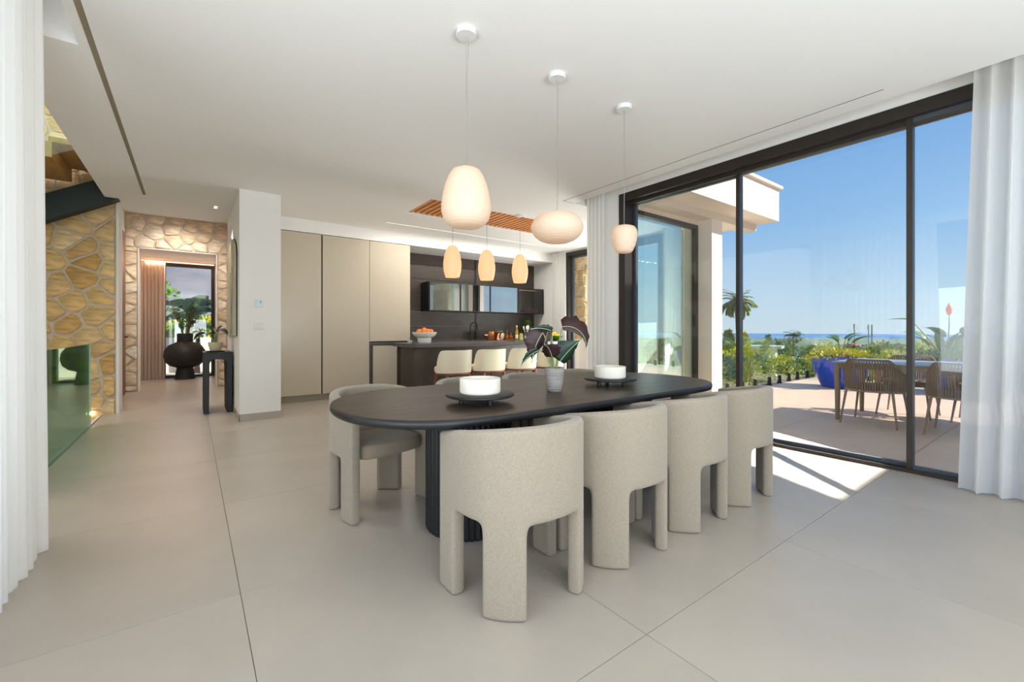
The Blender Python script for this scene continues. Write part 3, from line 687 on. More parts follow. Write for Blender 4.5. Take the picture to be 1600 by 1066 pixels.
# ------------------------------------------------------------------ things on the dining table
def platter(name, label, x, y, rz=0):
    t = thing(name, label, 'serving stand', (x, y, TZ), rz, 'black footed serving boards on the table')
    MB().lathe([(.0, .038), (.176, .038), (.184, .043), (.184, .050), (.178, .054), (0, .054)], 48, cap0=False, cap1=False).build('board', M['black'], t, smooth=35)
    for k in range(3):
        a = 2*PI*k/3+.5; MB().lathe([(.012, 0), (.014, .04)], 12, (.1*math.cos(a), .1*math.sin(a))).build('leg', M['black'], t, smooth=40)
    return t
def dishstack(label, x, y, r=.109):
    t = thing('serving_dish', label, 'dish', (x, y, TZ+.054), 0, 'white straight-sided dishes on serving boards')
    h = .080
    MB().lathe([(0, 0), (r*.95, 0), (r*.985, .004), (r, .012), (r, h-.003), (r-.002, h), (r-.006, h), (r-.008, h-.003), (r-.009, h-.02), (r-.02, h-.028), (0, h-.03)], 64, cap0=False, cap1=False).build('dish_wall', M['white_matt'], t, smooth=35)
    MB().lathe([(0, h-.029), (r*.55, h-.029), (r*.6, h-.024), (r*.62, h-.018), (r*.58, h-.018), (0, h-.022)], 48, cap0=False, cap1=False).build('inner_plate', M['white_matt'], t, smooth=35)
platter('serving_stand', 'round black footed board under the white dish nearer the camera', 1.245, 1.97); dishstack('straight-sided white dish on the black board near the table\'s left end', 1.245, 1.97)
platter('serving_stand', 'round black footed board under the far white dish by the window', 2.39, 2.06, .4); dishstack('straight-sided white dish on the black board nearer the glass doors', 2.39, 2.06)

def leaf_blade(L, Wd, m_top, m_under, parent, base, yaw, pitch, droop, wavy=.0, veins=True, roll=0, nm='leaf'):
    """arrow-shaped or long blade: starts at base, heads off along yaw/pitch, bends down by droop"""
    n = 12; vs = []; fs = []; mid = []
    d = Vector((math.cos(yaw)*math.cos(pitch), math.sin(yaw)*math.cos(pitch), math.sin(pitch))); side = Vector((-math.sin(yaw), math.cos(yaw), 0))
    p = Vector((0, 0, 0)); ang = pitch
    for i in range(n+1):
        s = i/n; w = Wd*(math.sin(PI*min(1, s*1.0+.12)**.75))*(1-s*.25) if i < n else 0.004
        d = Vector((math.cos(yaw)*math.cos(ang), math.sin(yaw)*math.cos(ang), math.sin(ang))); up = side.cross(d)*-1
        sd_ = (side*math.cos(roll)+up*math.sin(roll))
        ww = w*(1+wavy*math.sin(i*2.6)); mid.append(p.copy())
        fold = up*(-.18*ww)
        vs += [p-sd_*ww/2-fold, p+Vector((0, 0, 0)), p+sd_*ww/2-fold]
        p = p+d*L/n; ang -= droop/n
    for i in range(n):
        for k in range(2): fs.append((i*3+k, i*3+k+1, i*3+k+4, i*3+k+3))
    nv = len(vs); th = .0025
    me = MB().add(vs, fs); o = bpy.data.objects.new(nm, None) if False else None
    mesh = bpy.data.meshes.new(nm); mesh.from_pydata([tuple(v) for v in vs], [], fs); mesh.materials.append(m_top); mesh.materials.append(m_under)
    mesh.polygons.foreach_set('use_smooth', [True]*len(mesh.polygons)); mesh.update()
    o = bpy.data.objects.new(nm, mesh); COL.objects.link(o); o.parent = parent; o.location = base
    so = o.modifiers.new('t', 'SOLIDIFY'); so.thickness = .003; so.offset = 0; so.material_offset = 1; so.material_offset_rim = 0
    if veins:
        v = MB().tube(mid, .003, 5)
        for i in range(2, n-1, 2):
            for e in (0, 2):
                a = Vector(vs[i*3+1]); b_ = Vector(vs[min(n, i+1)*3+e]); v.tube([a, a+(b_-a)*.95], .0015, 4)
        vo = v.build('vein', M['vein'], o, smooth=60)
    return o
def alocasia(label, loc, pot_r, pot_h, potmat, leaves, sc=1.0, base='potted_plant', saucer=False):
    t = thing(base, label, 'plant', loc)
    pr = [(0, 0), (pot_r*.66, 0), (pot_r*.72, .004), (pot_r*.9, pot_h*.45), (pot_r, pot_h*.8), (pot_r*.99, pot_h), (pot_r*.9, pot_h), (pot_r*.88, pot_h*.88), (0, pot_h*.88)]
    z0 = .012 if saucer else 0
    MB().lathe([(r, z+z0) for r, z in pr], 40, cap0=False, cap1=False).build('pot', potmat, t, smooth=40)
    rib = MB()
    for k in range(9):
        z = pot_h*(.12+.085*k); r = pot_r*(.72+.28*min(1, z/(pot_h*.8)))+.001
        rib.lathe([(r-.002, z-.002+z0), (r+.0015, z+z0), (r-.002, z+.002+z0)], 40, cap0=False, cap1=False)
    rib.build('pot_ridges', potmat, t, smooth=60)
    MB().lathe([(0, pot_h*.885+z0), (pot_r*.87, pot_h*.885+z0)], 24, cap0=False, cap1=False).build('soil', M['soil'], t)
    if saucer: MB().lathe([(0, 0), (pot_r*1.3, 0), (pot_r*1.35, .014), (pot_r*1.25, .012), (0, .010)], 32, cap0=False, cap1=False).build('saucer', M['black'], t, smooth=40)
    for (yaw, dist, h, L, Wd, pitch, droop, roll, under) in leaves:
        tip = Vector((math.cos(yaw)*dist, math.sin(yaw)*dist, h)); b_ = Vector((math.cos(yaw)*.012, math.sin(yaw)*.012, pot_h*.9))
        pts = [b_, b_.lerp(tip, .35)+Vector((0, 0, .03*sc)), b_.lerp(tip, .7)+Vector((0, 0, .035*sc)), tip]
        MB().tube(pts, [.008*sc, .006*sc, .005*sc, .003*sc], 7).build('stem', M['stemgreen'], t, smooth=60)
        leaf_blade(L, Wd, M['alo'] if not under else M['alo_under'], M['alo_under'], t, tip, yaw, pitch, droop, .16, True, roll)
    return t
R_ = math.radians
# camera-right is (.804,-.595) -> yaw -36.5deg ; camera-left yaw 143.5
alocasia('dark veined alocasia in a ridged grey pot at the table centre', (1.87, 2.07, TZ), .062, .15, M['potgrey'],
    [(R_(-36), .05, .41, .26, .13, .15, 2.1, 1.0, True), (R_(143), .075, .375, .21, .15, -1.0, .5, 1.25, True), (R_(146), .10, .26, .17, .06, -.35, .9, .8, False),
     (R_(-46), .035, .19, .21, .16, .95, .35, -1.15, False), (R_(140), .03, .40, .15, .12, -1.1, .5, -1.0, True), (R_(-150), .05, .22, .17, .12, .9, .8, .3, True), (R_(165), .02, .385, .15, .05, .35, .6, .9, False)])

# ------------------------------------------------------------------ pendant lamps
def pendant(name, label, u, v, ztop, prof, m, group, cord_gap=.02, bulbz=None, canopy_r=.06, power=2):
    t = thing(name, label, 'pendant lamp', (u, v, CZ), 0, group)
    MB().lathe([(0, 0), (canopy_r, 0), (canopy_r, -.022), (canopy_r*.93, -.03), (0, -.03)], 32, cap0=False, cap1=False).build('canopy', M['white_plastic'], t, smooth=40)
    zt = ztop-CZ
    MB().tube([(0, 0, -.03), (0, 0, zt+.002)], .0013, 6).build('suspension_wire', M['wire'], t)
    MB().tube([(.022, .012, -.03), (.02, .01, -.10), (.006, .004, -.32), (.007, -.003, -.5), (.003, .002, zt+.002)], .0016, 6).build('power_cord', M['wire'], t, smooth=60)
    sh = MB(); pr = [(r, zt+z) for r, z in prof]; inner = [(max(0, r-.004), z) for r, z in reversed(pr)]
    sh.lathe(pr+inner, 48, cap0=False, cap1=False); sh.build('shade', m, t, smooth=60)
    MB().lathe([(0, zt+.005), (.016, zt+.005), (.016, zt-.06), (0, zt-.06)], 16, cap0=False, cap1=False).build('lamp_holder', M['white_plastic'], t, smooth=40)
    zb = zt-(.12 if bulbz is None else bulbz)
    MB().lathe([(0, zb+.05), (.012, zb+.05), (.03, zb+.0), (.02, zb-.025), (0, zb-.03)], 16, cap0=False, cap1=False).build('bulb', M['bulb'], t, smooth=60)
    return t
def prof_of(pts): return pts
p1 = [(.012, 0), (.05, -.003), (.082, -.018), (.103, -.05), (.122, -.10), (.137, -.16), (.146, -.22), (.145, -.26), (.134, -.30), (.112, -.33), (.085, -.346), (.045, -.351), (.002, -.352)]
p2 = [(.012, 0), (.07, -.004), (.12, -.018), (.158, -.045), (.178, -.085), (.182, -.105), (.176, -.13), (.158, -.16), (.125, -.188), (.085, -.203), (.04, -.208), (.002, -.209)]
p3 = [(.012, 0), (.055, -.003), (.083, -.014), (.099, -.04), (.104, -.075), (.098, -.115), (.084, -.165), (.068, -.198), (.055, -.211), (.025, -.215), (.002, -.216)]
pendant('pendant_lamp', 'tall egg-shaped ribbed opal pendant over the near end of the table', 1.30, 2.21, 2.095, p1, M['shade'], 'opal pendants over the dining table')
pendant('pendant_lamp', 'wide flattened ribbed opal pendant over the table centre', 2.03, 2.22, 1.952, p2, M['shade'], 'opal pendants over the dining table', bulbz=.10)
pendant('pendant_lamp', 'small acorn-shaped opal pendant over the far end of the table', 2.735, 2.215, 1.962, p3, M['shade'], 'opal pendants over the dining table', bulbz=.10)
pk = [(.03, 0), (.055, -.01), (.085, -.06), (.108, -.13), (.122, -.22), (.124, -.28), (.116, -.35), (.104, -.40), (.094, -.432), (.088, -.430), (.086, -.42), (.002, -.42)]
for i, (u, lab) in enumerate(((2.87, 'amber-lit slim opal pendant over the bar, first from the cabinets'), (3.43, 'amber-lit slim opal pendant in the middle over the bar'), (4.035, 'amber-lit slim opal pendant over the bar nearest the kitchen window'))):
    pendant('bar_pendant_lamp', lab, u, 5.25, 2.295, pk, M['shade_k'], 'amber pendants over the bar', bulbz=.2, canopy_r=.05, power=7)

# twin recessed spot
dl = thing('recessed_spotlight', 'small twin recessed ceiling spotlight before the hall', 'ceiling light', (.28, 7.5, CZ))
for k in (-.035, .035):
    MB().lathe([(.036, -.001), (.036, -.004), (.026, -.005), (.024, 0)], 20, (k*.0, k*1.3), cap0=False, cap1=False).build('trim_ring', M['white_plastic'], dl)
    MB().lathe([(0, -.002), (.024, -.002)], 16, (0, k*1.3), cap0=False, cap1=False).build('lens', M['led'], dl)

for u_, e_ in ((3.2, 16), (4.4, 18), (5.4, 18)):
    l = light('led_strip_light', 'AREA', (u_, 6.9025, CZ-.004), (0, 0, -1), energy=e_, shape='RECTANGLE', size=1.1, size_y=.013, color=(1, .95, .9)); l.parent = led
sl_ = light('spot_light', 'SPOT', (.28, 7.5, CZ-.03), (0, .1, -1), energy=45, spot_size=1.35, spot_blend=.8, color=(1, .9, .78), shadow_soft_size=.03)
for v_ in (9.2, 10.0): light('hall_fill_spot', 'SPOT', (-.2, v_, 3.28), (0, .15, -1), energy=55, spot_size=2.6, spot_blend=.9, color=(1, .92, .84), shadow_soft_size=.05)  # added fill spots in the hall, no fittings built for them
light('hall_fill_spot', 'SPOT', (-.2, 11.9, 2.78), (0, .1, -1), energy=30, spot_size=2.4, spot_blend=.9, color=(1, .9, .82), shadow_soft_size=.05)  # added fill spot for the room past the stone opening
cl_ = light('cove_light', 'AREA', (-.2, 13.0, 2.72), (0, -.4, -1), energy=14, shape='RECTANGLE', size=1.3, size_y=.04, color=(1, .62, .42))

# ------------------------------------------------------------------ curtains
def curtain(name, label, path_a, path_b, z0, z1, m, folds, amp, gather=1.0, seed=0, hem_flare=.0):
    r = random.Random(seed); a = Vector(path_a); b = Vector(path_b); d = (b-a); L = d.length; d.normalize(); nrm = Vector((-d.y, d.x, 0))
    n = folds*14; rows = 10; vs = []; fs = []
    ph = [r.uniform(-.5, .5) for _ in range(folds+2)]; am = [r.uniform(.6, 1.25) for _ in range(folds+2)]
    for j in range(rows+1):
        k = j/rows; z = z0+(z1-z0)*k
        for i in range(n+1):
            s = i/n; f = s*folds; fi = int(f)
            A = amp*(am[fi]*(1-(f-fi))+am[fi+1]*(f-fi))*(1+hem_flare*(1-k))
            w = 2*PI*f+ph[fi]*(1-(f-fi))+ph[fi+1]*(f-fi)
            off = A*math.sin(w)+.25*A*math.sin(2.3*w+k*2); sh = .25*A*math.cos(w)*1.2
            spread = 1+hem_flare*.4*(1-k)
            p = a+d*(s*L*spread-(spread-1)*L/2+sh)+nrm*off; vs.append((p.x, p.y, z))
    for j in range(rows):
        for i in range(n): fs.append((j*(n+1)+i, j*(n+1)+i+1, (j+1)*(n+1)+i+1, (j+1)*(n+1)+i))
    t = thing(name, label, 'curtain', (a.x, a.y, z0))
    o = MB().add([(x-a.x, y-a.y, z-z0) for x, y, z in vs], fs).build('drape', m, t, smooth=80)
    boxo('hem', (0, 0, 0), (0.001, 0.001, 0.001), m, t) if False else None
    return t
curtain('sheer_curtain', 'white sheer curtain at the left edge of the room', (-.66, 1.6, 0), (-.63, 3.16, 0), .01, 3.17, M['sheer'], 17, .026, seed=1, hem_flare=.25)
curtain('sheer_curtain', 'white sheer curtain hanging at the right end of the glass doors', (4.40, -.9, 0), (4.40, .50, 0), .01, 3.17, M['sheer'], 13, .036, seed=2, hem_flare=.3)
curtain('sheer_curtain', 'white sheer curtain stack between the dining and kitchen windows', (4.45, 3.92, 0), (4.50, 4.30, 0), .01, 3.15, M['sheer'], 5, .04, seed=3)
curtain('sheer_curtain', 'white sheer curtain by the kitchen side wall', (6.66, 6.99, 0), (6.66, 7.42, 0), .01, 2.895, M['sheer'], 6, .026, seed=4, hem_flare=.2)
curtain('hall_curtain', 'beige sheer curtain beside the hall window', (-.96, 13.02, 0), (-.50, 13.02, 0), .01, 2.74, M['sheer2'], 7, .035, seed=5)
curtain('wing_curtain', 'pale curtain behind the reflective window across the terrace', (6.30, 4.24, 0), (6.72, 4.24, 0), .01, 2.83, M['sheer'], 5, .04, seed=6)

# ------------------------------------------------------------------ wall devices, painting, console
tv_ = thing('thermostat', 'small pale thermostat on the white pier', 'thermostat', (.69, 6.345, 1.48))
boxo('casing', (-.045, -.016, -.05), (.045, 0, .05), M['white_plastic'], tv_, bevel=.004); boxo('display', (-.034, -.018, -.03), (.026, -.0165, .038), M['screen'], tv_); boxo('mark', (.012, -.019, .0), (.022, -.0182, .034), mat('grey_mark', srgb(120, 135, 145)), tv_)
sw = thing('light_switch', 'off-white double switch plate below the thermostat', 'switch', (.69, 6.345, 1.19))
boxo('plate', (-.055, -.010, -.042), (.055, 0, .042), mat('offwhite_plate', srgb(214, 210, 202), .4), sw, bevel=.003)
for k in (-.034, 0, .034): boxo('rocker', (k-.014, -.014, -.032), (k+.014, -.0101, .032), mat('offwhite_rocker', srgb(222, 218, 210), .4), sw)
pa = thing('wall_art', 'pale sage abstract panel with arched top on the pier', 'painting', (.478, 7.4, 1.06))
poly = [(-.78, 0), (.80, 0), (.80, 1.0)]+[(.80-1.58*k/16*1.0, 1.0+.36*math.sin(PI*(.04+k/16*.80))) for k in range(1, 16)]+[(-.78, 1.10)]
MB().prism([(x, z) for x, z in poly], -.012, -.003, 'x').build('backing', M['black'], pa)
MB().prism([(x*.99, z*.992+.004) for x, z in poly], -.028, -.0125, 'x').build('canvas', M['art'], pa)
br_ = MB().tube([(-.029, -.35, .02), (-.029, -.30, .35), (-.029, -.42, .62), (-.029, -.33, .95)], .008, 6); br_.tube([(-.029, -.1, .02), (-.029, -.18, .5), (-.029, -.06, .9)], .006, 6)
br_.build('brush_mark', mat('ochre_brushmark', srgb(160, 140, 104), .8), pa)
cs = thing('console_table', 'narrow black console of nested arches against the pier', 'console table', (.295, 7.5, 0))
def arch(y, w=.165, h=.83, inset=0):
    p = [(-w, 0), (-w+.062, 0), (-w+.068, h-.20)]
    for k in range(7): a = PI-PI/2*k/6; p.append((-w+.068+.07+.07*math.cos(a), h-.16+.07*math.sin(a)+.0))
    for k in range(7): a = PI/2-PI/2*k/6; p.append((w-.068-.07+.07*math.cos(a), h-.16+.07*math.sin(a)))
    p += [(w-.068, h-.20), (w-.062, 0), (w, 0), (w, h), (-w, h)]
    return p
for y in (-.33, -.17, -.01, .15): MB().prism(arch(y), y, y+.11, 'y').build('arch_frame', M['black'], cs, bevel=.006)
boxo('top', (-.168, -.335, .815), (.168, .265, .838), M['black'], cs, bevel=.006)
alocasia('small alocasia in a striped beige pot on the black console', (.27, 7.33, .838), .085, .12, M['potbeige'],
    [(R_(143), .14, .26, .24, .08, -.2, .9, .3, False), (R_(-36), .05, .30, .17, .09, .1, 1.6, .3, False), (R_(-60), .02, .26, .2, .10, .9, .7, 1.1, False), (R_(100), .08, .33, .18, .09, .2, 1.2, .4, False), (R_(-120), .06, .24, .2, .10, .4, 1.3, .2, False)], 1.3, 'potted_plant', True)

# tall black vase with branches in the hall
vz = thing('floor_vase', 'huge round black vase on the hall floor before the window', 'vase', (-.12, 12.75, 0))
MB().lathe([(0, 0), (.205, 0), (.215, .01), (.17, .25), (.18, .27), (.30, .31), (.40, .40), (.437, .53), (.42, .66), (.34, .78), (.19, .85), (.165, .87), (.165, 1.06), (.15, 1.06), (.145, .87), (0, .8)], 56, cap0=False, cap1=False).build('body', M['black'], vz, smooth=50).scale = (.93, .93, 1)
rb = random.Random(21); brs = MB(); lv = MB()
def leafquad(mb, p, d, up, L, w):
    s = d.cross(up); s = s.normalized() if s.length > 1e-4 else Vector((1, 0, 0))
    mb.add([p, p+d*L*.5+s*w/2, p+d*L, p+d*L*.5-s*w/2], [(0, 1, 2, 3)])
for k in range(16):
    a = rb.uniform(0, 2*PI); sp_ = rb.uniform(.08, .36); h = rb.uniform(.45, .85)
    p0 = Vector((.05*math.cos(a), .05*math.sin(a), .95)); p3 = Vector((sp_*math.cos(a), sp_*math.sin(a), 1.06+h)); pm = p0.lerp(p3, .5)+Vector((rb.uniform(-.04, .04), rb.uniform(-.04, .04), .05))
    brs.tube([p0, pm, p3], [.006, .005, .003], 5)
    for q in range(26):
        s = rb.uniform(.3, 1); p = p0.lerp(pm, s*2) if s < .5 else pm.lerp(p3, s*2-1)
        d = Vector((rb.uniform(-1, 1), rb.uniform(-1, 1), rb.uniform(-.3, .9))).normalized(); leafquad(lv, p, d, Vector((rb.uniform(-1, 1), rb.uniform(-1, 1), 1)), rb.uniform(.06, .11), .035)
brs.build('branches', M['trunk'], vz, smooth=60); tag(lv.build('foliage', M['leafdark'], vz), kind='stuff')

# ------------------------------------------------------------------ bar stools
def make_stool():
    t = thing('bar_stool', 'x', 'stool', group='cream bar stools at the bar')
    def shell(rx, ry, z0, z1, a0, a1, th, n=28, slope=.0):
        vs = []; fs = []; rows = 8
        for side in (0, 1):
            for j in range(rows+1):
                k = j/rows
                for i in range(n+1):
                    s = i/n; a = a0+(a1-a0)*s; e = abs(2*s-1)
                    zt = z1-(z1-z0)*.98*max(0, (e-.62)/.38)**3.2
                    z = z0+(zt-z0)*k; off = .03*(k)
                    r = 1-(th/rx if side else 0)
                    vs.append(((rx+off*.4)*r*math.cos(a), (ry+off)*r*math.sin(a), z))
        m = (rows+1)*(n+1)
        for side in (0, 1):
            for j in range(rows):
                for i in range(n):
                    q = (j*(n+1)+i, j*(n+1)+i+1, (j+1)*(n+1)+i+1, (j+1)*(n+1)+i); fs.append(tuple(x+side*m for x in (q if not side else q[::-1])))
        for i in range(n):
            fs.append((rows*(n+1)+i, rows*(n+1)+i+1, m+rows*(n+1)+i+1, m+rows*(n+1)+i)); fs.append((i, m+i, m+i+1, i+1))
        for j in range(rows): fs.append((j*(n+1), (j+1)*(n+1), m+(j+1)*(n+1), m+j*(n+1))); fs.append((j*(n+1)+n, m+j*(n+1)+n, m+(j+1)*(n+1)+n, (j+1)*(n+1)+n))
        return MB().add(vs, fs)
    shell(.265, .24, .50, .87, PI+.12, 2*PI-.12, .05).build('backrest', M['cream'], t, smooth=50)
    pts = [(.235*math.copysign(abs(math.cos(2*PI*k/40))**.8, math.cos(2*PI*k/40)), .0+.235*math.copysign(abs(math.sin(2*PI*k/40))**.8, math.sin(2*PI*k/40))) for k in range(40)]
    s_ = MB(); vs = []; 
    for z, sc in ((.50, .96), (.515, 1), (.57, 1), (.592, .95), (.60, .86)): vs += [(x*sc, y*sc+.02, z) for x, y in pts]
    fs = [(r*40+k, r*40+(k+1) % 40, (r+1)*40+(k+1) % 40, (r+1)*40+k) for r in range(4) for k in range(40)]+[tuple(range(39, -1, -1)), tuple(range(160, 200))]
    s_.add(vs, fs).build('seat', M['cream'], t, smooth=50)
    MB().lathe([(.0, .465), (.235, .465), (.25, .475), (.25, .495), (.235, .50), (0, .50)], 40, cap0=False, cap1=False).build('seat_frame', M['walnut'], t, smooth=40)
    for sx in (-1, 1):
        for sy in (-1, 1):
            MB().tube([(sx*.17, sy*.17, .47), (sx*.215, sy*.215, 0)], [.022, .014], 10).build('leg', M['walnut'], t, smooth=40)
    MB().tube([(.207, .207, .17), (.207, -.207, .17), (-.207, -.207, .17), (-.207, .207, .17), (.207, .207, .17)], .009, 8).build('footrest', M['walnut'], t)
    return t
s0 = make_stool()
for i, (u, lab) in enumerate(((3.30, 'cream leather bar stool nearest the tall cabinets'), (3.97, 'cream leather bar stool second from the tall cabinets'), (4.65, 'cream leather bar stool third from the tall cabinets'), (5.32, 'cream leather bar stool half hidden behind the table plant'))):
    relabel(s0 if i == 0 else copy_tree(s0), lab, (u+.04, 6.10, 0), 0).scale = (1.14, 1.08, .95)

# ------------------------------------------------------------------ small things in the kitchen
fa = thing('kitchen_tap', 'tall black swan-neck tap at the sink', 'tap', (4.78, 7.95, .92))
MB().lathe([(0, 0), (.026, 0), (.026, .015), (.018, .02), (0, .02)], 20, cap0=False, cap1=False).build('base', M['blackgloss'], fa, smooth=40)
pts = [(0, 0, .02), (0, 0, .30)]+[(.085-.085*math.cos(PI*k/10), -.02*math.sin(PI*k/10), .30+.085*math.sin(PI*k/10)) for k in range(1, 11)]+[(.17, 0, .22)]
MB().tube(pts, .012, 10).build('spout', M['blackgloss'], fa, smooth=60); MB().tube([(.0, 0, .09), (.05, 0, .10), (.075, 0, .16)], .006, 8).build('lever', M['blackgloss'], fa, smooth=60)
fb_ = thing('fruit_bowl', 'white pedestal bowl holding oranges on the bar', 'bowl', (3.22, 6.88, .92))
MB().lathe([(0, 0), (.10, 0), (.11, .004), (.12, .085), (.10, .09), (.15, .10), (.20, .15), (.212, .185), (.206, .187), (.19, .155), (.14, .115), (0, .108)], 48, cap0=False, cap1=False).build('dish', M['white_cer'], fb_, smooth=45)
ro = random.Random(4)
for i, (x, y, z) in enumerate([(-.115, -.03, .195), (-.045, -.07, .20), (.03, -.06, .205), (.115, -.02, .195), (-.07, .05, .20), (.01, .03, .225), (.08, .06, .20)]):
    o = thing('orange', 'ripe orange lying in the white pedestal bowl', 'orange', (3.22+x, 6.88+y, .92+z), ro.uniform(0, 6), 'oranges in the white bowl')
    MB().lathe([(.0025, -.041)]+[(.042*math.cos(a), .041*math.sin(a)) for a in [(-PI/2+PI*k/12) for k in range(1, 12)]]+[(.0025, .040)], 20).build('peel', M['orange'], o, smooth=60)
    MB().lathe([(.005, .039), (.004, .043)], 8).build('stem_button', M['leafdark'], o)
sb = tag(MB().lathe([(0, 0), (.03, 0), (.045, .02), (.05, .045), (.046, .046), (.04, .022), (0, .012)], 28, cap0=False, cap1=False).build('small_bowl', M['white_cer'], smooth=45, loc=(3.03, 7.05, .92)), 'little white bowl beside the pedestal fruit bowl', 'bowl')
lb = thing('fruit_bowl', 'green bowl of lemons at the far end of the bar', 'bowl', (6.22, 6.9, .92))
MB().lathe([(0, 0), (.07, 0), (.12, .03), (.19, .085), (.20, .10), (.193, .10), (.12, .045), (0, .03)], 40, cap0=False, cap1=False).build('dish', M['greenglaze'], lb, smooth=45)
for i, (x, y, z) in enumerate([(-.09, -.05, .105), (0, -.08, .105), (.09, -.04, .105), (-.05, .05, .11), (.05, .05, .11), (0, -.01, .15)]):
    o = tag(MB().lathe([(.004, -.05)]+[(.036*math.cos(a)**.9, .042*math.sin(a)) for a in [(-1.35+2.7*k/10) for k in range(11)]]+[(.004, .05)], 16).build('lemon', M['lemon'], smooth=60, loc=(6.22+x, 6.9+y, .92+z)), 'yellow lemon lying in the green bowl', 'lemon', 'lemons in the green bowl')
    o.rotation_euler = (ro.uniform(1.2, 1.9), 0, ro.uniform(0, 6))
def onb(x, v=7.85):   # kitchen counter position from a picture column
    l = (x-800)/677; A = math.radians(53.5); d = v/(math.sin(A)-l*math.cos(A)); return d*(math.cos(A)+l*math.sin(A))
pt = thing('cooking_pot', 'copper-toned pot with pale side handle on the counter', 'pot', (onb(765), 7.82, .92))
MB().lathe([(0, 0), (.085, 0), (.092, .01), (.095, .19), (.10, .195), (.088, .195), (.085, .02), (0, .015)], 32, cap0=False, cap1=False).build('vessel', M['copper'], pt, smooth=40); MB().tube([(-.09, -.02, .11), (-.17, -.05, .115)], .014, 8).build('handle', M['white_cer'], pt, smooth=60)
ks = thing('kitchen_scale', 'white dial kitchen scale with clear dish', 'kitchen scale', (onb(777.5), 7.80, .92))
MB().prism([(-.09, 0), (.09, 0), (.06, .15), (-.06, .15)], -.05, .06, 'y').build('body', M['copper'], ks, bevel=.008)
dd = MB().lathe([(0, 0), (.075, 0), (.075, .015), (.065, .02), (0, .02)], 32, cap0=False, cap1=False).build('dial', M['white_cer'], ks, smooth=40); dd.location = (.05, -.05, .085); dd.rotation_euler = (PI/2+.2, 0, .5)
MB().lathe([(0, .15), (.03, .15), (.06, .18), (.10, .195), (.10, .20), (.05, .19), (0, .175)], 28, cap0=False, cap1=False).build('dish', M['limeglass'], ks, smooth=40)
dc = thing('decanter_tray', 'copper tray with small brown decanters', 'tray', (onb(792), 7.80, .92))
MB().lathe([(0, 0), (.13, 0), (.135, .03), (.128, .03), (.124, .008), (0, .008)], 36, cap0=False, cap1=False).build('tray', M['copper'], dc, smooth=40)
for i, (x, y, h) in enumerate([(-.06, -.03, .12), (.05, -.04, .14), (0, .05, .19)]):
    d_ = thing('decanter', ['squat brown decanter at the left of the copper tray', 'squat brown decanter at the right of the copper tray', 'tallest brown decanter at the back of the copper tray'][i], 'bottle', (onb(792)+x, 7.80+y, .929))
    MB().lathe([(0, 0), (.042, 0), (.046, .01), (.046, h*.5), (.015, h*.72), (.013, h*.9), (.018, h*.92), (0, h*.92)], 20, cap0=False, cap1=False).build('glass_body', M['amber'], d_, smooth=40)
    MB().lathe([(0, h*.92), (.014, h*.93), (.016, h*1.05), (0, h*1.12)], 14, cap0=False, cap1=False).build('stopper', M['copper'], d_, smooth=40)
bo = thing('oil_bottle', 'slender golden oil bottle on the kitchen counter', 'bottle', (onb(803.3), 7.75, .92))
MB().lathe([(0, 0), (.034, 0), (.036, .008), (.036, .17), (.030, .20), (.014, .235), (.013, .29), (0, .29)], 24, cap0=False, cap1=False).build('glass_body', M['oil'], bo, smooth=40)
MB().lathe([(0, .285), (.016, .285), (.016, .325), (0, .325)], 16, cap0=False, cap1=False).build('cap', M['white_cer'], bo, smooth=40); MB().lathe([(.0368, .04), (.0368, .12)], 24, cap0=False, cap1=False).build('paper_label', M['cream'], bo, smooth=60)
ut = thing('utensil_jug', 'white jug holding pale kitchen utensils', 'jug', (onb(819), 7.75, .92))
MB().lathe([(0, 0), (.06, 0), (.064, .01), (.055, .09), (.048, .15), (.05, .165), (.044, .165), (.042, .03), (0, .02)], 28, cap0=False, cap1=False).build('jug_body', M['white_cer'], ut, smooth=40)
for i, (x, r) in enumerate(((-.07, .022), (.0, .03), (.03, .035))):
    MB().tube([(x*.2, 0, .05), (x*1.2, .0, .26)], .006, 6).build('utensil_handle', M['white_cer'], ut, smooth=60)
    hd = MB().lathe([(0, -.008), (r, -.006), (r*1.15, 0), (r, .006), (0, .008)], 20, cap0=False, cap1=False).build('spoon_head', M['white_cer'], ut, smooth=60); hd.location = (x*1.35, 0, .275); hd.rotation_euler = (PI/2, 0, .3); hd.scale = (1, 1.5, 1)
gv = tag(MB().lathe([(0, 0), (.05, 0), (.045, .10), (.035, .15), (.03, .15), (.035, .09), (0, .02)], 24, cap0=False, cap1=False).build('glass_vase', M['limeglass'], smooth=40, loc=(onb(813.5, 7.72), 7.70, .92)), 'lime tinted glass beside the utensil jug', 'vase')
for i, (x, h, lab) in enumerate(((832, .25, 'tall amber storage jar on the counter under the open cabinet'), (838, .21, 'shorter amber storage jar at the end of the counter'))):
    j = thing('storage_jar', lab, 'jar', (onb(x, 7.9), 7.88, .92))
    MB().lathe([(0, 0), (.05, 0), (.055, .01), (.055, h*.75), (.04, h*.85), (0, h*.85)], 24, cap0=False, cap1=False).build('glass_body', M['amber'], j, smooth=40); MB().lathe([(0, h*.85), (.042, h*.85), (.042, h*.97), (0, h)], 20, cap0=False, cap1=False).build('lid', M['copper'], j, smooth=40)
hp = thing('herb_plant', 'small leafy green herb plant behind the utensil jug', 'plant', (onb(826, 8.05), 8.08, .92))
MB().lathe([(0, 0), (.06, 0), (.075, .14), (.065, .14), (0, .12)], 24, cap0=False, cap1=False).build('pot', M['black'], hp, smooth=40)
hl = MB(); rh = random.Random(31)
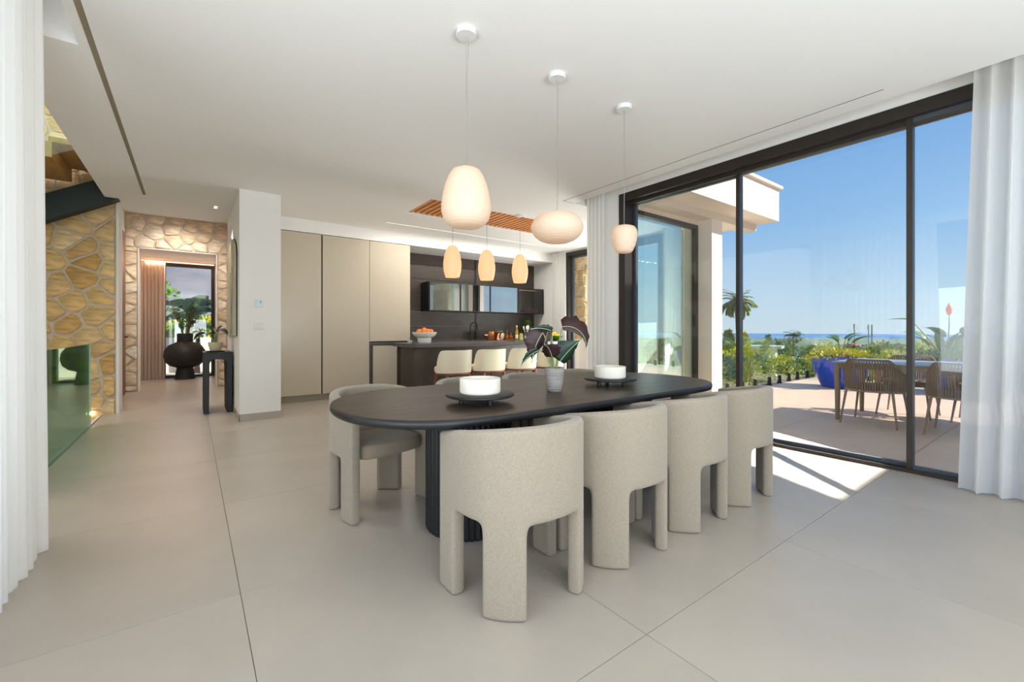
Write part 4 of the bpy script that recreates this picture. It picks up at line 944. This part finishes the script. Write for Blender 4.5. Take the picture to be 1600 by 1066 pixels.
for k in range(150):
    a = rh.uniform(0, 2*PI); r = rh.uniform(0, .15); d = Vector((math.cos(a)*.8, math.sin(a)*.4, rh.uniform(.2, 1))).normalized(); leafquad(hl, Vector((math.cos(a)*r, math.sin(a)*r*.6, rh.uniform(.16, .42))), d, Vector((0, 0, 1)), .07, .028)
tag(hl.build('foliage', M['leafgreen'], hp), kind='stuff')
for i, (x, h, r, m_, lab) in enumerate(((816, .085, .03, 'pink', 'short pink jar in the open glass cabinet'), (822, .14, .028, 'pink', 'tall pink jar in the open glass cabinet'), (828, .145, .028, 'olivejar', 'tall olive yellow jar in the open glass cabinet'), (833.7, .11, .034, 'olivejar', 'round yellow jar in the open glass cabinet'), (839.5, .095, .034, 'oil', 'small gold jar at the end of the glass cabinet'))):
    j = thing('spice_jar', lab, 'jar', (onb(x, 8.0), 8.02, 1.545), group='jars in the open glass cabinet')
    MB().lathe([(0, 0), (r, 0), (r*1.05, .006), (r*1.05, h*.7), (r*.7, h*.8), (0, h*.8)], 20, cap0=False, cap1=False).build('jar_body', M[m_], j, smooth=40); MB().lathe([(0, h*.8), (r*.75, h*.8), (r*.75, h), (0, h)], 16, cap0=False, cap1=False).build('lid', M['copper'] if i % 2 else M['white_cer'], j, smooth=40)
# glasses behind the reflective doors
gm = MB().lathe([(0, 0), (.03, 0), (.032, .004), (.004, .01), (.004, .08), (.03, .10), (.036, .16), (.033, .17), (.031, .16), (.026, .105), (0, .09)], 16, cap0=False, cap1=False).mesh('wine_glass', glass('drinking_glass', (.9, .93, .93, 1), .12), 60)
for s in range(3):
    for k in range(5):
        for r_ in range(2):
            o = bpy.data.objects.new('wine_glass', gm); COL.objects.link(o); o.location = (us[s]+.1+k*.125, 8.02, z0+.02 if r_ == 0 else z0+.29)
            tag(o, 'clear stemmed glass behind the reflective wall cabinet door', 'glass', 'stemmed glasses in the wall cabinet')

# ------------------------------------------------------------------ staircase and balustrade
gb = thing('stair_balustrade', 'low green-tinted glass panel guarding the stair void', 'glass balustrade', (-.957, 5.5, 0))
boxo('pane', (-.008, -1.10, .0), (.008, 1.54, .975), M['glass_green'], gb)
boxo('floor_channel', (-.02, -1.10, -.10), (.006, 1.54, -.0), M['frame2'], gb)
fl_ = thing('floating_stair', 'oak stair flight rising on a dark steel beam by the stone wall', 'staircase', (-1.03, 7.45, 0))
rise, run = .172, .29
for i in range(-7, 3):
    z = 3.30+i*rise; u = .05+i*run
    MB().box((u-.30, -.52, z-.06), (u+.02, .50, z)).box((u-.04, -.52, z), (u+.02, .50, z+rise-.06)).build('tread', M['oak'], fl_)
MB().prism([(-2.6, 1.59), (.7, 3.50), (.7, 3.16), (-2.6, 1.25)], .34, .52, 'y').build('stringer', M['steel_dark'], fl_)
MB().prism([(-2.6, 1.59), (.7, 3.50), (.7, 3.16), (-2.6, 1.25)], -.42, -.36, 'y').build('stringer', M['steel_dark'], fl_) if False else None
MB().prism([(-2.6, 1.70), (.7, 3.62), (.7, 4.6), (-2.6, 2.7)], -.545, -.53, 'y').build('glass_rail', M['glass_rail'], fl_)
lf = thing('lower_stair', 'stone stair flight going down beside the rubble wall', 'staircase', (-1.5, 7.4, 0))
for i in range(6): boxo('step', (-.5-i*.29-.3, -.55, -.17*(i+1)-.1), (-.5-i*.29, .55, -.17*(i+1)), M['tile'], lf)
MB().box((-.5, -.55, -.2), (.48, .55, -.17)).build('landing', M['tile'], lf)
light_step = thing('step_light', 'tiny glowing step light at the foot of the stone wall', 'light', (-1.07, 7.985, .03))
MB().lathe([(0, 0), (.022, 0), (.022, .012), (0, .012)], 16, cap0=False, cap1=False).build('lens', mat('step_glow', (1, .9, .7, 1), emis=(1, .75, .42, 1), estr=14), light_step).rotation_euler = (PI/2, 0, 0)

# ------------------------------------------------------------------ terrace furniture
ot = thing('outdoor_table', 'long terrace table with blue-grey top and taupe legs', 'table', (7.13, .9, 0))
boxo('tabletop', (-.53, -1.25, .725), (.53, 1.13, .742), M['greytop'], ot, bevel=.004); boxo('apron', (-.50, -1.2, .66), (.50, 1.08, .724), M['taupe'], ot)
for sx in (-.48, .48):
    for sy in (-1.17, 1.08): MB().tube([(sx, sy, 0), (sx, sy, .70)], [.024, .036], 10).build('leg', M['taupe'], ot, smooth=40)
def make_rope_chair():
    t = thing('rope_armchair', 'x', 'chair', group='taupe rope armchairs round the terrace table')
    # faces +y ; back at -y
    def curve(s, z):   # s -1..1 from left arm front round the back to right arm front
        a = PI*1.5+s*PI*.62; rx, ry = .285, .27; k = (z-.40)/.42
        x = rx*(1+.06*k)*math.cos(a); y = ry*(1+.12*k)*math.sin(a)+.02
        if abs(s) > .8: y += (abs(s)-.8)*.55; x = math.copysign(rx*(1+.06*k), x)*1.0 if abs(s) > .80 else x
        return Vector((x, y, z))
    def top(s): return .785-.165*max(0, min(1, (abs(s)-.34)/.30))**1.2
    rail = [curve(s/30, top(s/30)) for s in range(-30, 31)]; low = [curve(s/30, .415) for s in range(-30, 31)]
    MB().tube(rail, .012, 8).build('top_rail', M['rope'], t, smooth=60); MB().tube(low, .012, 8).build('seat_rail', M['taupe'], t, smooth=60)
    n = 46
    for i in range(n+1):
        s = -1+2*i/n; a, b = curve(s, .415), curve(s, top(s)); d = (b-a).normalized(); tn = (curve(min(1, s+.02), .415)-curve(max(-1, s-.02), .415)).normalized(); nr = tn.cross(d)
        w, th = .0072, .004; vs = []
        for p in (a, b):
            vs += [p-tn*w-nr*th, p+tn*w-nr*th, p+tn*w+nr*th, p-tn*w+nr*th]
        MB().add(vs, [(0, 1, 5, 4), (1, 2, 6, 5), (2, 3, 7, 6), (3, 0, 4, 7)]).build('rope_strand', M['rope'], t)
    pts = [(.25*math.copysign(abs(math.cos(2*PI*k/32))**.7, math.cos(2*PI*k/32)), .03+.25*math.copysign(abs(math.sin(2*PI*k/32))**.7, math.sin(2*PI*k/32))) for k in range(32)]
    vs = []
    for z, sc in ((.40, .97), (.415, 1), (.455, 1), (.475, .94)): vs += [(x*sc, y*sc, z) for x, y in pts]
    MB().add(vs, [(r*32+k, r*32+(k+1) % 32, (r+1)*32+(k+1) % 32, (r+1)*32+k) for r in range(3) for k in range(32)]+[tuple(range(31, -1, -1)), tuple(range(96, 128))]).build('cushion', M['cushion'], t, smooth=40)
    for sx in (-1, 1):
        for sy, yy in ((-1, -.20), (1, .26)): MB().tube([(sx*.22, yy, .41), (sx*.27, yy+sy*.05, 0)], [.015, .010], 8).build('leg', M['taupe'], t, smooth=40)
    return t
rc = make_rope_chair()
for i, (u, v, r, lab) in enumerate(((6.68, 1.62, -PI/2, 'taupe rope armchair on the near side of the terrace table, left of the post'), (6.68, .86, -PI/2, 'taupe rope armchair on the near side of the terrace table, by the curtain'),
        (7.78, 1.52, PI/2, 'taupe rope armchair across the terrace table below the blue pot'), (7.80, .80, PI/2, 'taupe rope armchair across the terrace table before the strelitzia'))):
    relabel(rc if i == 0 else copy_tree(rc), lab, (u, v, 0), r)

# blue pots with planting
def strel_leaf(parent, base, yaw, h, lean, L, Wd, m='strel', pitch=1.1, droop=1.0):
    b = Vector(base); tip = b+Vector((math.cos(yaw)*lean, math.sin(yaw)*lean, h)); 
    st_ = MB().tube([b, b.lerp(tip, .5)+Vector((0, 0, h*.04)), tip], [.014, .010, .007], 6).build('stalk', M['stemgreen'], parent, smooth=60)
    leaf_blade(L, Wd, M[m], M[m], parent, tip, yaw, pitch, droop, .05, False, random.uniform(-.5, .5))
def blue_pot(label, u, v, seed, tall):
    t = thing('blue_planter', label, 'planter', (u, v, 0), 0, 'large cobalt planters on the terrace')
    MB().lathe([(0, 0), (.30, 0), (.32, .015), (.325, .03), (.40, .18), (.47, .38), (.50, .58), (.51, .63), (.49, .63), (.47, .58), (.45, .52), (0, .52)], 56, cap0=False, cap1=False).build('pot', M['blueglaze'], t, smooth=40)
    r = random.Random(seed); lf_ = MB()
    for k in range(900):
        a = r.uniform(0, 2*PI); q = math.sqrt(r.random())*.54; z = .56+.20*(1-(q/.56)**2)*r.uniform(.4, 1.1)
        d = Vector((math.cos(a)*r.uniform(.2, 1), math.sin(a)*r.uniform(.2, 1), r.uniform(.1, 1))).normalized(); leafquad(lf_, Vector((math.cos(a)*q, math.sin(a)*q, z)), d, Vector((r.uniform(-1, 1), r.uniform(-1, 1), .5)), r.uniform(.05, .09), .04)
    tag(lf_.build('ground_foliage', M['leafyellow'] if not tall else M['leafgreen'], t), kind='stuff')
    return t
b1 = blue_pot('big cobalt glazed planter with yellow-green foliage beyond the table end', 10.42, 3.05, 3, False)
for k, (yaw, h, lean, L) in enumerate(((R_(-36), .36, .10, .42), (R_(-50), .28, .2, .45), (R_(140), .30, .06, .34), (R_(60), .34, .05, .3), (R_(-20), .33, .22, .38))): strel_leaf(b1, (0, 0, .6), yaw, h, lean, L, .12, 'strel', .7, .9)
b2 = blue_pot('cobalt planter with strelitzia and a salmon flower behind the far chairs', 11.15, 1.62, 5, True)
for k in range(12):
    yaw = R_(-36+30*k); strel_leaf(b2, (random.uniform(-.15, .15), random.uniform(-.15, .15), .6), yaw, random.uniform(.2, .5), random.uniform(.1, .3), random.uniform(.35, .5), .15, 'strel', random.uniform(.7, 1.2), random.uniform(.5, 1.2))
strel_leaf(b2, (.05, -.05, .6), R_(-38), .75, .35, .75, .17, 'strel', .55, .5); strel_leaf(b2, (-.05, .05, .6), R_(145), .72, .62, .5, .10, 'strel', .15, .3); strel_leaf(b2, (.1, -.1, .6), R_(-36), .45, .45, .7, .18, 'strel', .6, .6)
MB().tube([(0, .02, .6), (.03, .0, 1.25), (.03, 0, 1.42)], [.012, .009, .006], 6).build('flower_stalk', M['stemgreen'], b2, smooth=60)
MB().lathe([(.005, 1.40), (.035, 1.45), (.05, 1.52), (.03, 1.58), (.004, 1.64)], 10, (.03, 0)).build('flower', M['flower'], b2, smooth=60)

# terrace glass balustrade
def rail_run(label, pts, hgt=1.0):
    t = thing('terrace_balustrade', label, 'glass balustrade', (0, 0, 0))
    for (a, b) in pts:
        a = Vector(a+(0,)); b = Vector(b+(0,)); d = (b-a).normalized(); nr = Vector((-d.y, d.x, 0)); L = (b-a).length; q = .007
        vs = []
        for z in (.06, hgt): vs += [a-nr*q+Vector((0, 0, z)), b-nr*q+Vector((0, 0, z)), b+nr*q+Vector((0, 0, z)), a+nr*q+Vector((0, 0, z))]
        MB().add(vs, [(0, 3, 2, 1), (4, 5, 6, 7), (0, 1, 5, 4), (1, 2, 6, 5), (2, 3, 7, 6), (3, 0, 4, 7)]).build('pane', M['glass_rail'], t)
        for s in (.22, .78):
            p = a.lerp(b, s); MB().lathe([(.055, 0), (.055, .012), (.04, .02), (.032, .17), (.0, .17)], 12, (p.x, p.y), cap1=False).build('spigot', M['black'], t, smooth=40)
rail_run('clear glass balustrade with black spigots along the terrace side', [((7.6, 4.0), (8.65, 4.02)), ((8.70, 4.02), (9.9, 4.06)), ((9.95, 4.06), (11.05, 4.15)), ((11.1, 4.15), (12.15, 4.15))])
rail_run('clear glass balustrade with black spigots facing the sea', [((12.2, 4.1), (12.2, 2.75)), ((12.2, 2.70), (12.2, 1.35)), ((12.2, 1.30), (12.2, -.05)), ((12.2, -.10), (12.2, -1.5)), ((12.2, -1.55), (12.2, -3.0)), ((12.2, -3.05), (12.2, -4.5))])

# ------------------------------------------------------------------ landscape
def landz(d):   # height of the slope at distance d from the house
    if d < 14: return -.55
    if d < 60: return -.55-(d-14)*.075
    if d < 400: return -4.0-(d-60)*.055
    return -22.7-(d-400)*.0108
gs = struct('ground_slope', 'green hillside falling away from the terrace to the sea')
NA, ds = 60, [12.5, 14, 18, 24, 32, 44, 60, 90, 130, 190, 280, 400, 600, 900, 1400, 2200, 3000, 3800]
rt = random.Random(2); vs = []; fs = []
for di, d in enumerate(ds):
    for i in range(NA+1):
        a = R_(-75+135*i/NA); z = landz(d)+(rt.uniform(-.02, .02)*d*.12 if d > 16 else 0)
        vs.append((d*math.cos(a), d*math.sin(a), max(z, -60.5)))
for j in range(len(ds)-1):
    for i in range(NA): fs.append((j*(NA+1)+i, j*(NA+1)+i+1, (j+1)*(NA+1)+i+1, (j+1)*(NA+1)+i))
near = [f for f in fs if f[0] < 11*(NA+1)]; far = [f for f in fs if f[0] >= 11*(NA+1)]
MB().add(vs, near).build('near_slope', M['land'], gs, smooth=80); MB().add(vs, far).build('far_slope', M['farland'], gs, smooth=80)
gr2 = st(boxo('ground_garden', (7.3, 4.3, -.7), (30, 40, -.5), M['gravel']), 'garden ground beside the terrace')
st(boxo('ground_side_garden', (12.45, -30, -.7), (16, 4.3, -.45), M['gravel']), 'pale gravel strip below the terrace edge')
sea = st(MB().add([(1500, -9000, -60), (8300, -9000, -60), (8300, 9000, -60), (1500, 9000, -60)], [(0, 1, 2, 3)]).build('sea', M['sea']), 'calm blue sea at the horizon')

def tree_mesh(kind, seed):
    r = random.Random(seed); lv_ = MB(); tr = MB()
    if kind == 'palm':
        tr.tube([(0, 0, 0), (.06, 0, 2.2), (0, .05, 4.4)], [.16, .12, .13], 8)
        for k in range(64):
            a = 2*PI*k/30*2.4; el = r.uniform(-.7, 1.3); L = r.uniform(.8, 1.15); p = Vector((0, .05, 4.4)); ang = el; seg = 7
            for s in range(seg):
                d = Vector((math.cos(a)*math.cos(ang), math.sin(a)*math.cos(ang), math.sin(ang))); side = Vector((-math.sin(a), math.cos(a), 0)); q = p+d*L/seg
                for sg in (-1, 1):
                    for h in (0, .5):
                        b = p.lerp(q, h); leafquad(lv_, b, (side*sg+d*.7+Vector((0, 0, -.35))).normalized(), Vector((0, 0, 1)), .36*(1-.5*s/seg), .10)
                p = q; ang -= .2
        return lv_, tr
    n = {'bush': 700, 'tree': 2600, 'cypress': 700}[kind]
    if kind == 'tree': tr.tube([(0, 0, 0), (.05, .03, 1.0), (0, 0, 2.0)], [.14, .10, .06], 7)
    elif kind == 'bush': tr.tube([(0, 0, 0), (0, 0, .5)], [.05, .03], 6)
    else: tr.tube([(0, 0, 0), (0, 0, 1.4)], [.06, .02], 6)
    blobs = [(r.uniform(-.75, .75), r.uniform(-.75, .75), r.uniform(1.5, 2.6), r.uniform(.5, .85)) for _ in range(8)] if kind == 'tree' else None
    for k in range(n):
        v = Vector((r.gauss(0, 1), r.gauss(0, 1), r.gauss(0, 1))).normalized(); q = r.uniform(.75, 1.0)
        if kind == 'tree': b = r.choice(blobs); p = Vector(b[:3])+v*b[3]*q; L = r.uniform(.09, .17)
        elif kind == 'bush': p = Vector((v.x*.5*q, v.y*.5*q, .5+v.z*.48*q)); L = r.uniform(.07, .12)
        else: z = r.random(); w = .34*(1-z)**.6*min(1, z*6+.4); p = Vector((v.x*w, v.y*w, .15+z*2.0)); L = r.uniform(.10, .18)
        d = (v+Vector((r.uniform(-.6, .6), r.uniform(-.6, .6), r.uniform(-.2, .7)))).normalized(); leafquad(lv_, p, d, Vector((r.uniform(-1, 1), r.uniform(-1, 1), r.uniform(0, 1))), L, L*.6)
    return lv_, tr
PROTO = {}
def plant(kind, m_, seed, name, label, loc, sc, group, rz=0):
    key = (kind, m_, seed)
    if key not in PROTO:
        l_, t_ = tree_mesh(kind, seed); PROTO[key] = (l_.mesh('foliage', M[m_]), t_.mesh('trunk', M['trunk'], 60))
    t = thing(name, label, 'tree' if kind != 'bush' else 'shrub', loc, rz, group); t.scale = sc if isinstance(sc, tuple) else (sc,)*3
    for nm, me in zip(('foliage', 'trunk'), PROTO[key]):
        o = bpy.data.objects.new(nm, me); COL.objects.link(o); o.parent = t
        if nm == 'foliage': o['kind'] = 'stuff'
    return t
def pix(x, d):   # ground plan point at depth d seen in picture column x
    l = (x-800)/677; A = math.radians(53.5); return (d*(math.cos(A)+l*math.sin(A)), d*(math.sin(A)-l*math.cos(A)))
rl_ = random.Random(77)
HOUSES = [(1178, 90, 9), (1275, 120, 14), (1318, 70, 8), (1330, 210, 26), (1443, 45, 4.5), (1400, 330, 30), (1215, 260, 20), (1258, 34, 2)]
SPOTS = [(pix(x_, d_), w_*.75) for x_, d_, w_ in HOUSES]+[((30*math.cos(math.radians(-40)), 30*math.sin(math.radians(-40))), 6.5), (pix(1153, 24), 1.2), (pix(1240, 40), 1.2), (pix(1216, 46), 2)]
def free(u, v, r):
    if any(math.hypot(u-p[0], v-p[1]) < (r+q)*.9 for p, q in SPOTS): return False
    SPOTS.append(((u, v), r)); return True
# yellow-green shrubs just below the terrace
for i in range(20):
    x = 1120+i*21+rl_.uniform(-6, 6); d = rl_.uniform(10.8, 12.4) if x < 1262 else rl_.uniform(11.8, 13.0); u, v = pix(x, d)
    if u < 12.5 and v < 4.4: v = 4.55+rl_.uniform(0, .5)
    s = rl_.uniform(.75, 1.15); plant('bush', 'leafyellow' if i % 3 else 'leafolive', i % 3, 'garden_shrub', 'yellow-green shrub growing just below the terrace edge' if i % 3 else 'olive green shrub growing just below the terrace edge', (u, v, -.55), (s, s, s*rl_.uniform(.95, 1.3)), 'shrubs below the terrace')
for i in range(9):   # young cypresses and shrubs beside the kitchen wing
    u, v = pix(1132+rl_.uniform(-6, 70), rl_.uniform(13, 20)); plant('cypress', 'leafolive' if i % 2 else 'leafyellow', 10+i % 2, 'young_cypress', 'slim young cypress planted beyond the balustrade', (u, v, -.7), rl_.uniform(.6, .85), 'young cypresses in the garden')
# trees on the slope
kinds = [('tree', 'leafdark', 20, 'dark green rounded tree on the slope beyond the terrace'), ('tree', 'leafgreen', 21, 'bright green tree on the slope beyond the terrace'), ('tree', 'leafolive', 22, 'olive toned tree on the slope beyond the terrace')]
for i in range(150):
    x = rl_.uniform(1085, 1545); d = 16*(1.0+rl_.random()*rl_.random()*14) if i < 100 else rl_.uniform(200, 700); u, v = pix(x, d); dd_ = math.hypot(u, v); k = kinds[i % 3]
    s = rl_.uniform(.55, .95)*(1 if d < 60 else (1.5 if d < 200 else 3.2)); zt = landz(dd_)
    top = 1.14-rl_.uniform(8, 22)*d/677          # keep the crowns below the sea line
    if zt+3.8*s > top: s = max(.2, (top-zt)/3.8)
    if not free(u, v, 1.6*s): continue
    plant(k[0], k[1], k[2], 'slope_tree', k[3], (u, v, zt-.1), (s*1.15, s*1.15, s), 'trees on the slope', rl_.uniform(0, 6))
for i in range(130):
    x = rl_.uniform(1125, 1545); d = rl_.uniform(60, 330); u, v = pix(x, d); dd_ = math.hypot(u, v); k = kinds[i % 3]; zt = landz(dd_)
    s = min(rl_.uniform(1.2, 2.6), max(.4, (1.14-rl_.uniform(9, 20)*d/677-zt)/3.8))
    if not free(u, v, 1.95*s): continue
    plant(k[0], k[1], k[2], 'slope_tree', k[3], (u, v, zt-.1), (s*1.4, s*1.4, s), 'trees on the slope', rl_.uniform(0, 6))
for i in range(36):   # those mirrored in the wing window
    a = R_(rl_.uniform(-52, -24)); d = rl_.uniform(17, 60); s = rl_.uniform(.6, 1.0); zt = landz(d); k = kinds[rl_.randrange(3)]
    if not free(d*math.cos(a), d*math.sin(a), 1.5*s): continue
    plant(k[0], k[1], k[2], 'slope_tree', k[3], (d*math.cos(a), d*math.sin(a), zt-.1), s, 'trees on the slope', rl_.uniform(0, 6))
for i in range(12):
    a = R_(rl_.uniform(-46, -26)); d = rl_.uniform(14.5, 18); plant('cypress', 'leafyellow', 10, 'young_cypress', 'slim young cypress planted beyond the balustrade', (d*math.cos(a), d*math.sin(a), -.6), rl_.uniform(.6, .8), 'young cypresses in the garden')
u, v = pix(1153, 24); plant('palm', 'leafolive', 30, 'palm_tree', 'fan palm standing against the sky behind the door post', (u, v, -1.75), 1.02, None)
u, v = pix(1240, 40); plant('palm', 'leafdark', 31, 'palm_tree', 'dark palm among the trees left of the blue planter', (u, v, -3.1), .85, None)
u, v = pix(1216, 46); plant('tree', 'leafdark', 23, 'slope_tree', 'big dark feathery tree left of the blue planter', (u, v, -3.2), 1.15, None)
# houses
def house(label, x, d, w, dp, h, mw, roof=None, rz=0, z=None, pos=None):
    u, v = pos if pos else pix(x, d); t = thing('house', label, 'building', (u, v, landz(math.hypot(u, v)) if z is None else z), rz)
    boxo('walls', (-dp/2, -w/2, 0), (dp/2, w/2, h), M[mw], t)
    if roof == 'tile': MB().prism([(-w/2-.3, h), (w/2+.3, h), (0, h+w*.16)], -dp/2-.3, dp/2+.3, 'x').build('roof', M['terra'], t)
    else: boxo('roof', (-dp/2-.2, -w/2-.2, h), (dp/2+.2, w/2+.2, h+h*.07), M['housewhite'], t)
    nw = max(2, int(w/2.6))
    for k in range(nw):
        y = -w/2+w*(k+.5)/nw; o = boxo('window', (-dp/2-.05, y-w/nw*.28, h*.35), (-dp/2+.05, y+w/nw*.28, h*.8), M['housepane'], t)
    return t
house('cream garden store with flat roof among the yellow shrubs', 1194, 15.5, .75, .8, 1.25, 'housewhite', None, .3, -.75)
house('white terraced house partly hidden by the blue planter', 1258, 34, 1.6, 3, 1.7, 'housewhite', None, .2, -3.2)
house('long low cream villa beyond the shrubs', 1178, 90, 9, 6, 2.6, 'housetan', 'tile', .5)
house('terracotta roofed villa on the slope below the sea', 1275, 120, 14, 8, 3.6, 'housetan', 'tile', .2)
house('broad pink house behind the blue planter', 1318, 70, 8, 6, 2.2, 'housetan', 'tile', .3)
house('tan villa left of the radio masts', 1330, 210, 26, 12, 6, 'housetan', 'tile', .1)
house('flat white villa right of the door post', 1443, 45, 4.5, 4, 1.5, 'housewhite', None, .1, -3.2)
house('pale villa far off beside the sea line', 1400, 330, 30, 14, 8, 'housewhite', 'tile', .2)
house('small white house far down the slope', 1215, 260, 20, 10, 6, 'housewhite', 'tile', .2)
house('modern white villa mirrored in the wing window', 0, 0, 9, 6, 2.9, 'housewhite', None, R_(-40), -1.0, (30*math.cos(R_(-40)), 30*math.sin(R_(-40))))
for x, d, h, lab in ((1335, 80, 8.6, 'thin grey mast rising above the sea line'), (1357, 78, 8.4, 'pair of close grey masts with antennas')):
    u, v = pix(x, d); t = thing('radio_mast', lab, 'mast', (u, v, landz(math.hypot(u, v)))); MB().tube([(0, 0, 0), (0, 0, h)], .07, 6).build('pole', M['frame2'], t); boxo('antenna', (-.12, -.15, h-1.0), (.12, .15, h-.1), M['housewhite'], t)
    if x == 1357: MB().tube([(.1, -.45, 0), (.1, -.45, h)], .09, 6).build('pole', M['frame2'], t)

# garden behind the hall window
st(boxo('ground_hall_garden', (-6, 13.4, -.3), (7, 40, -.06), M['gravel']), 'garden ground beyond the hall window')
st(boxo('wall_garden', (-4, 15.6, -.1), (5, 15.8, .92), M['render']), 'low white garden wall outside the hall window')
st(boxo('wall_garden_pier', (.62, 14.2, -.1), (.85, 14.5, 3.2), M['stone2']), 'pale pier at the edge of the hall window')
for i in range(12):
    plant('bush', 'leafyellow' if i % 2 else 'leafgreen', 40+i % 2, 'hedge_shrub', 'bright green shrub behind the white garden wall', (-1.9+i*.33, 18.3+rl_.uniform(-.4, .8), .0), rl_.uniform(1.3, 1.8), 'shrubs behind the garden wall')
plant('tree', 'leafgreen', 44, 'garden_tree', 'leafy tree at the left of the hall window', (-1.5, 19.5, .0), 1.4, None)
bn = thing('banana_plant', 'banana plant with broad torn leaves outside the hall window', 'plant', (.12, 14.9, -.06))
MB().tube([(0, 0, 0), (.02, 0, .8), (0, 0, 1.7)], [.09, .07, .05], 10).build('stem', M['trunk'], bn, smooth=60)
for (yaw, L, Wd, pitch, droop, z) in ((R_(200), 1.25, .62, .75, 1.5, 1.6), (R_(170), 1.1, .5, .2, 1.0, 1.5), (R_(-20), .9, .42, .6, 1.9, 1.6), (R_(260), 1.1, .75, 1.1, 1.5, 1.6), (R_(10), .8, .35, -.1, 1.0, 1.3), (R_(185), 1.0, .4, -.15, .8, 1.3), (R_(300), .9, .6, .9, 1.6, 1.6)):
    leaf_blade(L, Wd, M['banana'], M['banana'], bn, (0, 0, z), yaw, pitch, droop, .12, False, .35)
mt = MB(); vs = []; fs = []; rm = random.Random(9); nm_ = 60
for j in range(9):
    for i in range(nm_+1):
        a = R_(40+110*i/nm_); k = j/8; h = (300+130*math.sin(i*.33)+60*math.sin(i*.9+1)+rm.uniform(-14, 14))*(k**.9)
        d = 900+900*k; vs.append((d*math.cos(a), d*math.sin(a), -20+h+rm.uniform(-8, 8)*k))
for j in range(8):
    for i in range(nm_): fs.append((j*(nm_+1)+i, j*(nm_+1)+i+1, (j+1)*(nm_+1)+i+1, (j+1)*(nm_+1)+i))
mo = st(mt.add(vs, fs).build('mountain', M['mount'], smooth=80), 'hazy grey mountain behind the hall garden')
